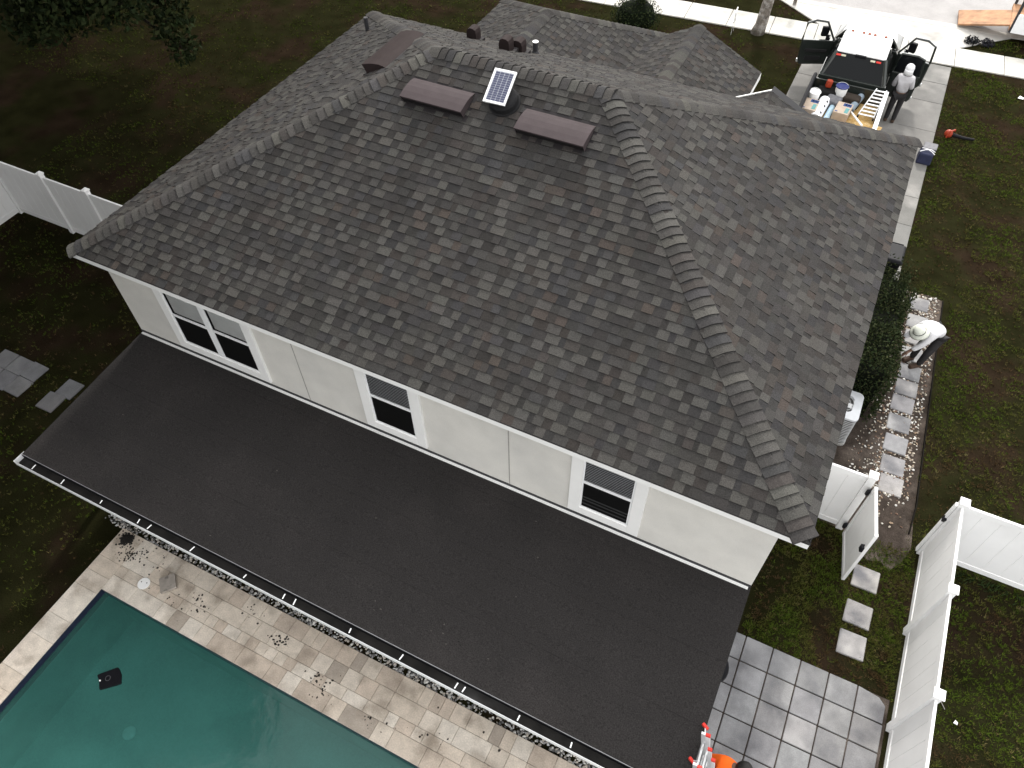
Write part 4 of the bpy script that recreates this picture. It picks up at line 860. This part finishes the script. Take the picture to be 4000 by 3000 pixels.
# bed
bd = MB(); y0, y1 = 14.75, 17.30
bd.box(TX-1.06,TX-.98,y0,y1,.5,1.30); bd.box(TX+.98,TX+1.06,y0,y1,.5,1.30); bd.box(TX-.98,TX+.98,y0,y0+.07,.6,1.28); bd.box(TX-.98,TX+.98,y1-.06,y1,.6,1.30); bd.box(TX-.98,TX+.98,y0+.07,y1-.06,.74,.80)
bd.build('cargo_bed', M_paint, tk, bev=.015)
MB().box(TX+.965,TX+1.075,y0,y1,1.301,1.325).build('bed_rail', M_alu, tk, bev=.006); MB().tube([(TX-1.03,y0,1.33),(TX-1.03,y1+.1,1.33)], .055, 8).build('bed_rail', M_black, tk)
def wheel(x, y):
    wt = MB(); Mx = Matrix.Rotation(math.pi/2,3,'Y'); wt.lathe([(.25,-.13),(.38,-.12),(.40,-.06),(.40,.06),(.38,.12),(.25,.13)], (x,y,.44), 24, Mx); o = wt.build('wheel', M_rubber, tk, smooth=False)
    MB().lathe([(.24,-.125),(.20,-.06),(.06,-.09),(.02,-.09)], (x,y,.44), 16, Mx).build('rim', M_alum, o); MB().lathe([(.24,.125),(.20,.06),(.06,.09),(.02,.09)], (x,y,.44), 16, Mx).build('rim', M_alum, o)
for x in (-.88,.88):
    for y in (15.7,20.75): wheel(TX+x, y)
MB().box(TX-.95,TX+.95,21.5,21.72,.5,.78).build('bumper', M_chrome, tk, bev=.03); MB().box(TX-.95,TX+.95,14.5,14.74,.5,.72).build('bumper', M_chrome, tk, bev=.03)
for x in (-.78,.78): MB().box(TX+x-.14,TX+x+.14,21.5,21.585,.86,1.02).build('headlight', M_galv, tk, bev=.02)
for x in (-1.0,1.0): MB().box(TX+x-.07,TX+x+.07,14.68,14.755,.85,1.15).build('tail_light', M_red, tk)
# open doors: lower shell, window frame, mirror
def door(hx, hy, ang, length, lab, front=True):
    d = Vector((math.cos(ang), math.sin(ang), 0)); n = Vector((-d.y, d.x, 0)); o0 = Vector((hx,hy,0))
    def P(a, z, t_=0.): return o0+d*a+n*t_+Vector((0,0,z))
    q = [(0,.55),(length*.92,.50),(length,.62),(length+.02,1.30),(0,1.30)]
    m = MB(); k = len(q); m.mesh([P(a,z,-.05) for a, z in q]+[P(a,z,.05) for a, z in q], [tuple(range(k))[::-1], tuple(range(k,2*k))]+[(i,(i+1)%k,k+(i+1)%k,k+i) for i in range(k)])
    dr_ = m.build('door', M_paint, tk, bev=.02); dr_['label'] = lab
    top = [(0,1.30),(.34,1.86),(length*.72,1.90),(length-.02,1.80),(length+.01,1.30)] if front else [(0.02,1.30),(.10,1.84),(length*.7,1.86),(length*.95,1.80),(length,1.30)]
    MB().tube([P(a,z) for a, z in top], .036, 6).build('window_frame', M_paint, dr_)
    MB().tube([P(a+.0,z+.028) for a, z in top[1:-1]], .012, 5).build('frame_trim', M_galv, dr_)
    gm = MB(); gm.face([P(a,z) for a, z in top]); gm.build('pane', M_clear if front else M_glass, dr_)
    sg_ = 1 if n.y < 0 else -1
    MB().obox(P(length*.5,.98,.06*sg_), (length*.7,.05,.10), (0,0,ang)).build('armrest', M_int, dr_, bev=.015)
    MB().obox(P(length*.55,.72,.056*sg_), (length*.5,.03,.16), (0,0,ang)).build('map_pocket', M_int, dr_, bev=.01)
    MB().obox(P(length*.86,1.12,-.055*sg_), (.16,.03,.04), (0,0,ang)).build('handle', M_chrome, dr_, bev=.008)
    MB().obox(P(length+.0,.62,.0), (.05,.09,.10), (0,0,ang)).build('door_corner', M_galv, dr_, bev=.01)
    if front:
        MB().obox(P(.30,1.50,-.16*sg_), (.22,.12,.30), (0,0,ang)).build('mirror', M_black, dr_, bev=.03)
        MB().obox(P(.22,1.40,.045*sg_), (.14,.02,.18), (0,0,ang)).build('mirror_sail', M_black, dr_, bev=.01)
        MB().obox(P(.17,1.44,.05*sg_), (.035,.02,.07), (0,0,ang)).build('lens', M_trim, dr_)
door(TX-.95,19.72, math.pi+.33, .95, 'open driver side front door')
door(TX+.97,19.78, -.30, .98, 'open front door on the walkway side')
door(TX+.96,18.62, -.06, .78, 'open rear door beside the standing worker', front=False)

# load in the bed: each thing on its own
def box_thing(name, c, size, rot, m, label, cat, extra=None, bev=.01):
    r = thing(name, c, label, cat); MB().obox(c, size, rot).build('body', m, r, bev=bev)
    if extra: extra(r)
    return r
M_osb = mat('strand_board', (.52,.33,.12), .8, .30, 22., .3, 60, c2=(.62,.45,.22), c2s=9.)
o = MB().obox((11.0,16.15,.83), (1.55,2.2,.018), (0,0,.03)).build('strand_board_sheet', M_osb); tag(o, 'yellow strand board sheet lying flat in the truck bed', 'board')
o = MB().obox((11.62,15.6,.86), (.60,1.3,.018), (0,.02,-.18)).build('strand_board_offcut', M_osb); tag(o, 'strand board offcut under the aluminium ladder', 'board')
o = MB().obox((11.22,16.15,1.02), (.05,1.35,.035), (-.18,0,.42)).build('trim_board', M_trim); tag(o, 'white trim strip lying askew across the truck bed', 'board')
lad = thing('aluminium_ladder', (11.52,17.0,.9), 'silver aluminium ladder lying in the truck bed', 'ladder')
la, lb = [Vector((11.30,16.35,.98)), Vector((11.60,17.95,1.34))], [Vector((11.72,16.32,.98)), Vector((11.84,17.95,1.34))]
la[1] = Vector((11.53,17.28,1.335)); lb[1] = Vector((11.80,17.28,1.335))
for s_ in (la, lb):
    dd = (s_[1]-s_[0]).normalized(); MB().hexa([s_[0]+Vector((-.014,0,-.03)), s_[0]+Vector((.014,0,-.03)), s_[1]+Vector((.014,0,-.03)), s_[1]+Vector((-.014,0,-.03))],[s_[0]+Vector((-.014,0,.03)), s_[0]+Vector((.014,0,.03)), s_[1]+Vector((.014,0,.03)), s_[1]+Vector((-.014,0,.03))]).build('rail', M_alum, lad)
for k in range(8):
    f = .05+k/7*.9; a, e = la[0].lerp(la[1], f), lb[0].lerp(lb[1], f); mdl = (a+e)/2
    MB().obox(mdl, ((e-a).length-.02,.05,.022), (.22,0,0)).build('rung', M_alum, lad)
for s_ in (la, lb): MB().obox(s_[0]+Vector((0,-.03,-.02)), (.045,.06,.05)).build('foot', M_black, lad)
def roll(name, a, b_, r_, m, label, hollow=True, wrap=None):
    rr = thing(name, Vector(a), label, 'roll'); MB().tube([a, b_], r_, 18).build('roll', m, rr)
    d = (Vector(b_)-Vector(a)).normalized(); MB().tube([Vector(a)-d*.004, Vector(a)-d*.001], r_*.62, 14).build('core', M_dark, rr)
    return rr
roll('felt_roll', (11.05,16.55,.95), (11.20,17.22,1.06), .10, mat('blue_grey_felt', (.20,.25,.30), .85, .2, 9.), 'blue grey roll of roofing felt beside the ladder')
wr = roll('membrane_roll', (10.22,15.62,.98), (10.30,16.55,1.06), .155, mat('white_wrap', (.78,.79,.82), .4, .05, 5.), 'thick white wrapped roll in the truck bed')
for f in (.2,.55,.8): 
    c = Vector((10.22,15.62,.98)).lerp(Vector((10.30,16.55,1.06)), f); MB().obox(c+Vector((.09,0,.125)), (.05,.14,.006), (0,.6,.1)).build('label_patch', M_black, wr)
roll('blue_roll', (10.50,15.7,.92), (10.56,16.45,.98), .085, mat('pale_blue_wrap', (.36,.50,.60), .5, .1, 8.), 'slim pale blue roll next to the white roll')
M_card = mat('cardboard', (.42,.34,.27), .85, .12, 6.); M_blue = mat('blue_print', (.03,.06,.18), .7, .1, 12.); M_teal = mat('teal_print', (.10,.26,.26), .7, .2, 12.)
def carton(c, rot, label, z=.9):
    r = thing('carton', (c[0],c[1],z), label, 'carton'); MB().obox((*c, z+.13), (.42,.62,.26), (0,0,rot)).build('box', M_card, r, bev=.006)
    ca, sa = math.cos(rot), math.sin(rot)
    def T(dx, dy, sx, sy_, m, nm): MB().obox((c[0]+dx*ca-dy*sa, c[1]+dx*sa+dy*ca, z+.262), (sx,sy_,.003), (0,0,rot)).build(nm, m, r)
    T(.07,.19,.22,.16,M_blue,'label'); T(.12,.19,.08,.05,M_trim,'label_text'); T(.03,.19,.05,.07,M_trim,'label_text'); T(.12,-.10,.10,.28,M_teal,'stripe'); T(-.14,-.24,.07,.05,M_blue,'label')
carton((9.98,16.02), -.05, 'cardboard carton with blue label along the bed side'); carton((10.86,16.2), -.08, 'cardboard carton with blue label in the middle of the bed')
def bucket(c, m_lid, label, r_=.15, h=.36, z=.85, M=None):
    r = thing('bucket', (c[0],c[1],z), label, 'bucket'); 
    MB().lathe([(r_*.85,0),(r_,h*.96),(r_*1.03,h),(r_*.95,h)], (c[0],c[1],z), 22, M).build('pail', M_trim, r)
    MB().lathe([(r_*1.06,h+.001),(r_*1.06,h+.025),(r_*.9,h+.03),(r_*.1,h+.03)], (c[0],c[1],z), 22, M).build('lid', m_lid, r)
    MB().tube([Vector((c[0],c[1],z))+(M or Matrix.Identity(3)) @ Vector((r_*1.08*math.cos(q),.06+r_*.8*math.sin(q)*.6,h*.9+.10*math.sin(q))) for q in [i*math.pi/8 for i in range(9)]], .006, 5).build('handle', M_galv, r)
bucket((9.96,16.52), M_trim, 'white bucket with white lid near the bed rail', z=.9, r_=.16)
bucket((10.62,16.98), mat('blue_lid', (.02,.03,.14), .5, .1, 10.), 'white bucket with blue lid against the cab', z=.95, r_=.17, h=.40)
box_thing('tool_case', (10.52,16.62,1.02), (.42,.36,.30), (.1,0,-.2), mat('grey_tarp', (.12,.12,.13), .8, .3, 14.), 'grey folded tarp bundle behind the white roll', 'tarp', bev=.05)
box_thing('tool_bag', (10.25,16.95,1.0), (.5,.42,.42), (0,0,.2), M_rubber, 'black tool bag in the shaded bed corner', 'tool bag', bev=.06)
box_thing('tool_bag', (10.98,17.0,.98), (.5,.36,.32), (0,0,-.1), mat('brown_bag', (.03,.022,.016), .85, .3, 9.), 'dark brown canvas bag under the rear window', 'tool bag', bev=.06)
box_thing('fuel_can', (10.24,17.03,1.33), (.16,.13,.22), (0,.1,.4), M_orange, 'small red fuel can on the black tool bag', 'fuel can', bev=.03)
M_rope = mat('orange_rope', (.65,.36,.12), .85, .2, 20.)
rp_ = MB()
ptsr = [(9.92+.10*math.cos(q*1.7)+.006*q, 16.85+.13*math.sin(q*1.3)+.01*q, 1.0+.05*math.sin(q*2.3)+.006*q) for q in [i*.35 for i in range(40)]]
tag(rp_.tube(ptsr, .014, 6).build('rope_coil', M_rope), 'tangle of yellow orange cord in the bed corner', 'rope')

# ------------------------------------------------------------------ people
def skin(name, verts, edges, radii, m, parent, rootv=0, sub=2):
    me = bpy.data.meshes.new(name); o0 = root_loc(parent)
    me.from_pydata([tuple(Vector(v)-o0) for v in verts], edges, []); me.materials.append(m)
    o = bpy.data.objects.new(name, me); col.objects.link(o); o.parent = parent
    sk = o.modifiers.new('skin', 'SKIN'); sk.use_smooth_shade = True
    if not len(me.skin_vertices): return o
    for i, d in enumerate(me.skin_vertices[0].data): d.radius = radii[i] if isinstance(radii[i], (tuple, list)) else (radii[i], radii[i]); d.use_root = (i == rootv)
    sb_ = o.modifiers.new('sub', 'SUBSURF'); sb_.levels = sub; sb_.render_levels = sub
    return o
def person(loc, J, label, shirt, trous, sleeve_end=None):
    r = thing('person', loc, label, 'person')
    names = list(J.keys()); V = [J[n] for n in names]; I = {n: i for i, n in enumerate(names)}
    rad = {'pelvis':.10,'spine':.095,'chest':.11,'neck':.055,'head':.092,'crown':.085,'nose':.02}
    def rr(n):
        if n in rad: return rad[n]
        k = n[:-2] if n.endswith(('_l','_r')) else n
        return {'sho':.05,'elb':.042,'wri':.033,'palm':.036,'hip':.09,'knee':.062,'ank':.045,'toe':.042}.get(k, .010)
    E_ = [('pelvis','spine'),('spine','chest'),('chest','neck'),('neck','head'),('head','crown'),('head','nose')]
    for s_ in ('_l','_r'): E_ += [('chest','sho'+s_),('sho'+s_,'elb'+s_),('elb'+s_,'wri'+s_),('wri'+s_,'palm'+s_),('pelvis','hip'+s_),('hip'+s_,'knee'+s_),('knee'+s_,'ank'+s_),('ank'+s_,'toe'+s_)]
    # five fingers a hand, rooted in the palm
    radii = [rr(n) for n in names]; edges = [(I[a], I[b]) for a, b in E_]
    for s_ in ('_l','_r'):
        pa = Vector(J['palm'+s_]); fd = (pa-Vector(J['wri'+s_])).normalized(); sd2 = fd.cross(Vector((0,0,1)))
        sd2 = sd2.normalized() if sd2.length > .1 else Vector((1,0,0)); cn = fd.cross(sd2)
        for k, (off_, ln_) in enumerate(((-.045,.06),(-.026,.085),(-.008,.095),(.010,.088),(.028,.068))):
            a = pa+sd2*off_+fd*(.0 if k == 0 else .035); bq = a+fd*ln_*.5+(sd2*-.02 if k == 0 else cn*.006); cq = bq+fd*ln_*.4+cn*.018
            i = len(V); V += [a, bq, cq]; radii += [.011,.009,.007]; edges += [(I['palm'+s_], i), (i, i+1), (i+1, i+2)]
    skin('body', V, edges, radii, M_skin, r, I['pelvis'])
    # shirt and trousers follow the same joints a little larger
    ns = ['pelvis','spine','chest','sho_l','elb_l','fore_l','sho_r','elb_r','fore_r','collar']
    JV = dict(J)
    JV['collar'] = Vector(J['chest']).lerp(Vector(J['neck']), .75)
    for s_ in ('_l','_r'): JV['fore'+s_] = Vector(J['elb'+s_]).lerp(Vector(J['wri'+s_]), .85)
    sr = {'pelvis':(.19,.17),'spine':(.185,.17),'chest':(.20,.18),'sho':.10,'elb':.074,'fore':.058,'collar':.088}
    skin('shirt', [JV[n] for n in ns], [(0,1),(1,2),(2,3),(3,4),(4,5),(2,6),(6,7),(7,8),(2,9)], [sr[n] if n in sr else sr[n[:-2]] for n in ns], shirt, r)
    nt_ = ['pelvis','hip_l','knee_l','ank_l','hip_r','knee_r','ank_r']
    tr2 = {'pelvis':.145,'hip':.112,'knee':.085,'ank':.068}
    skin('trousers', [J[n] for n in nt_], [(0,1),(1,2),(2,3),(0,4),(4,5),(5,6)], [tr2[n] if n in tr2 else tr2[n[:-2]] for n in nt_], trous, r)
    for s_ in ('_l','_r'):
        a, tt = Vector(J['ank'+s_]), Vector(J['toe'+s_]); d = (tt-a); d.z = 0; d.normalize()
        MB().obox((a+tt)/2+Vector((0,0,.0)), (.10,.28,.10), (0,0,math.atan2(d.y,d.x)-math.pi/2)).build('boot', M_boot, r, bev=.03, segs=3)
    return r
# worker at the truck: standing upright, back to the camera, head bent towards the cab
x, y, z = 12.20, 18.05, .04
J = dict(pelvis=(x,y,z+.95), spine=(x,y+.01,z+1.15), chest=(x-.01,y+.02,z+1.36), neck=(x-.01,y+.03,z+1.52), head=(x-.01,y+.06,z+1.64), crown=(x-.01,y+.05,z+1.70), nose=(x-.01,y+.16,z+1.62),
         sho_l=(x-.19,y+.02,z+1.40), elb_l=(x-.26,y+.06,z+1.12), wri_l=(x-.22,y+.26,z+1.04), palm_l=(x-.20,y+.34,z+1.05), sho_r=(x+.17,y+.02,z+1.40), elb_r=(x+.23,y+.06,z+1.12), wri_r=(x+.20,y+.28,z+1.06), palm_r=(x+.18,y+.36,z+1.07),
         hip_l=(x-.10,y,z+.88), knee_l=(x-.11,y+.02,z+.48), ank_l=(x-.11,y,z+.08), toe_l=(x-.12,y+.17,z+.05), hip_r=(x+.10,y,z+.88), knee_r=(x+.10,y+.03,z+.48), ank_r=(x+.10,y-.02,z+.08), toe_r=(x+.12,y+.16,z+.05))
p1 = person((x,y,.04), J, 'person in white cap and loose grey shirt standing at the open truck door', M_shirt1, M_trous)
MB().lathe([(.118,-.02),(.122,.05),(.105,.11),(.06,.145),(.01,.155)], (x-.01,y+.055,z+1.645), 20).build('cap', M_whitec, p1, smooth=True)
MB().prism([(x-.10,y+.14),(x+.08,y+.14),(x+.06,y+.25),(x-.01,y+.27),(x-.08,y+.25)], 'z', z+1.64, z+1.655).build('cap_peak', M_whitec, p1)
nd = MB(); nd.lathe([(.128,-.10),(.118,.0),(.12,.03)], (x-.01,y+.03,z+1.62), 18); nd.build('neck_drape', M_whitec, p1, smooth=True)
# worker bent over by the hedge
J = dict(pelvis=(14.44,8.54,.90), spine=(14.36,8.46,1.07), chest=(14.22,8.34,1.17), neck=(14.10,8.24,1.17), head=(14.01,8.17,1.12), crown=(13.98,8.14,1.16), nose=(13.95,8.10,1.05),
         sho_l=(14.28,8.18,1.12), elb_l=(14.16,8.08,.86), wri_l=(14.00,8.02,.66), palm_l=(13.95,7.99,.60), sho_r=(14.06,8.44,1.12), elb_r=(13.92,8.38,.88), wri_r=(13.80,8.28,.70), palm_r=(13.76,8.24,.64),
         hip_l=(14.50,8.45,.84), knee_l=(14.40,8.30,.46), ank_l=(14.36,8.30,.08), toe_l=(14.24,8.20,.05), hip_r=(14.36,8.60,.84), knee_r=(14.22,8.48,.46), ank_r=(14.20,8.46,.08), toe_r=(14.08,8.36,.05))
p2 = person((14.3,8.4,.03), J, 'person in white hat and white shirt bending over the stepping stones', M_shirt2, M_trous)
Mh = Vector((-.42,-.32,.86)).to_track_quat('Z','Y').to_matrix()
MB().lathe([(.205,-.035),(.18,.0),(.125,.012),(.118,.06),(.10,.10),(.05,.125),(.01,.13)], (14.0,8.16,1.14), 24, Mh).build('hat', M_hat, p2, smooth=True)
MB().lathe([(.128,.012),(.127,.035)], (14.0,8.16,1.14), 24, Mh).build('hat_band', M_lead, p2)
for k in range(2): MB().obox((14.33+.035*k,8.47+.05*k,1.252-.035*k), (.10,.012,.004), (0,.35,-.75)).build('shirt_print', M_lead, p2)
# worker in orange at the foot of the ladder
J = dict(pelvis=(12.62,-2.34,.95), spine=(12.66,-2.24,1.14), chest=(12.72,-2.13,1.32), neck=(12.80,-2.12,1.42), head=(12.88,-2.12,1.47), crown=(12.91,-2.12,1.53), nose=(12.97,-2.10,1.42),
         sho_l=(12.60,-2.10,1.33), elb_l=(12.44,-2.10,1.15), wri_l=(12.40,-2.20,1.30), palm_l=(12.41,-2.24,1.37), sho_r=(12.86,-2.20,1.30), elb_r=(12.92,-2.34,1.08), wri_r=(12.80,-2.48,1.12), palm_r=(12.75,-2.54,1.14),
         hip_l=(12.55,-2.26,.88), knee_l=(12.58,-2.22,.48), ank_l=(12.56,-2.28,.08), toe_l=(12.70,-2.22,.05), hip_r=(12.66,-2.44,.88), knee_r=(12.74,-2.46,.48), ank_r=(12.76,-2.52,.08), toe_r=(12.90,-2.48,.05))
J = {k_: (a_, b_+.20, c_+(.07 if c_ > .9 else 0)) for k_, (a_, b_, c_) in J.items()}
p3 = person((12.65,-2.1,.034), J, 'person in bright orange shirt with black hair below the ladder', M_hivis, M_trous)
Mh = Vector((.35,.05,.93)).to_track_quat('Z','Y').to_matrix()
MB().lathe([(.105,-.06),(.112,.0),(.10,.06),(.06,.10),(.01,.115)], (12.885,-1.92,1.57), 18, Mh).build('hair', M_hair, p3, smooth=True)

# ------------------------------------------------------------------ grass blades over the lawns in view
NOG = [(.0,12.5,.0,9.5),(.5,12.4,-2.9,.4),(.6,5.9,9.2,15.3),(5.0,8.7,9.2,14.4),(7.6,12.5,9.2,11.),(1.2,13,-9.7,-2.55),(12.0,15.0,-6,.63),(12.2,14.8,3.5,10.75),(9.02,13.58,9.9,22.9),(12.2,13.6,9.9,12)]
STN = [(14.24,2.62),(14.24,1.88),(14.24,1.28),(-3.92,-.50),(-3.48,-.48),(-3.92,-.95),(-3.46,-.94),(-4.4,-.95),(-4.4,-.5),(-2.36,-.50),(-2.46,-.94)]
def clear(x, y):
    for (a, b, c, d) in NOG:
        if a < x < b and c < y < d: return False
    for (a, b) in STN:
        if abs(x-a) < .23 and abs(y-b) < .23: return False
    k = sy(x, 0)
    if 22.13 < y-k < 23.47 or y-k > 24.88: return False
    if 23.4 < y-k < 24.9 and 9-(y-k-23.46)*1.2 < x < 13.6+(y-k-23.46)*1.12: return False
    return True
gb_ = MB()
def sward(n, x0, x1, y0, y1, hmin, hmax, nb=7):
    """n tufts of a few leaning blades; bare and dead patches follow slow noise"""
    for _ in range(n):
        x, y = random.uniform(x0, x1), random.uniform(y0, y1)
        if not clear(x+random.uniform(-.05,.05), y+random.uniform(-.05,.05)): continue
        f = mnoise.noise(Vector((x*.7, y*.7, 3.1)))+.6*mnoise.noise(Vector((x*2.3, y*2.3, 7.7)))
        g2 = mnoise.noise(Vector((x*.22, y*.22, 11.3)))
        if f < -.22+.3*g2 and random.random() < .72: continue
        base = (.047,.068,.010) if f > .12 else ((.056,.059,.015) if f > -.15 else (.052,.034,.017))
        if random.random() < .10: base = (.095,.080,.034)
        if random.random() < .10: base = (.050,.075,.012)
        cb_ = jit(base, .32, .08); R_ = random.uniform(.02,.05); hs_ = random.uniform(.6,1.3)
        for _k in range(nb):
            gb_.cur = jit(cb_, .25)
            a = random.uniform(0, 6.283); ca, sa = math.cos(a), math.sin(a); rr_ = R_*random.random()
            h = random.uniform(hmin, hmax)*hs_; wv = random.uniform(.004,.008); ln_ = random.uniform(.3,1.2)*h; px, py = x+ca*rr_, y+sa*rr_
            gb_.face([(px-sa*wv,py+ca*wv,0),(px+sa*wv,py-ca*wv,0),(px+ca*ln_,py+sa*ln_,h)])
sward(24000, -16, 9.1, 9.2, 25, .02,.05, 6); sward(12000, -10, 1.3, -6, 9.6, .02,.05, 6)
sward(26000, 13.5, 18.5, 3.6, 25, .02,.05, 6); sward(5600, 12.3, 15.0, .6, 3.6, .02,.05, 7); sward(9000, 15.1, 19, -5, 3.6, .02,.05, 7)
tag(gb_.build('grass', M_grass, tint=True), 'short patchy grass of the lawns', kind='stuff')
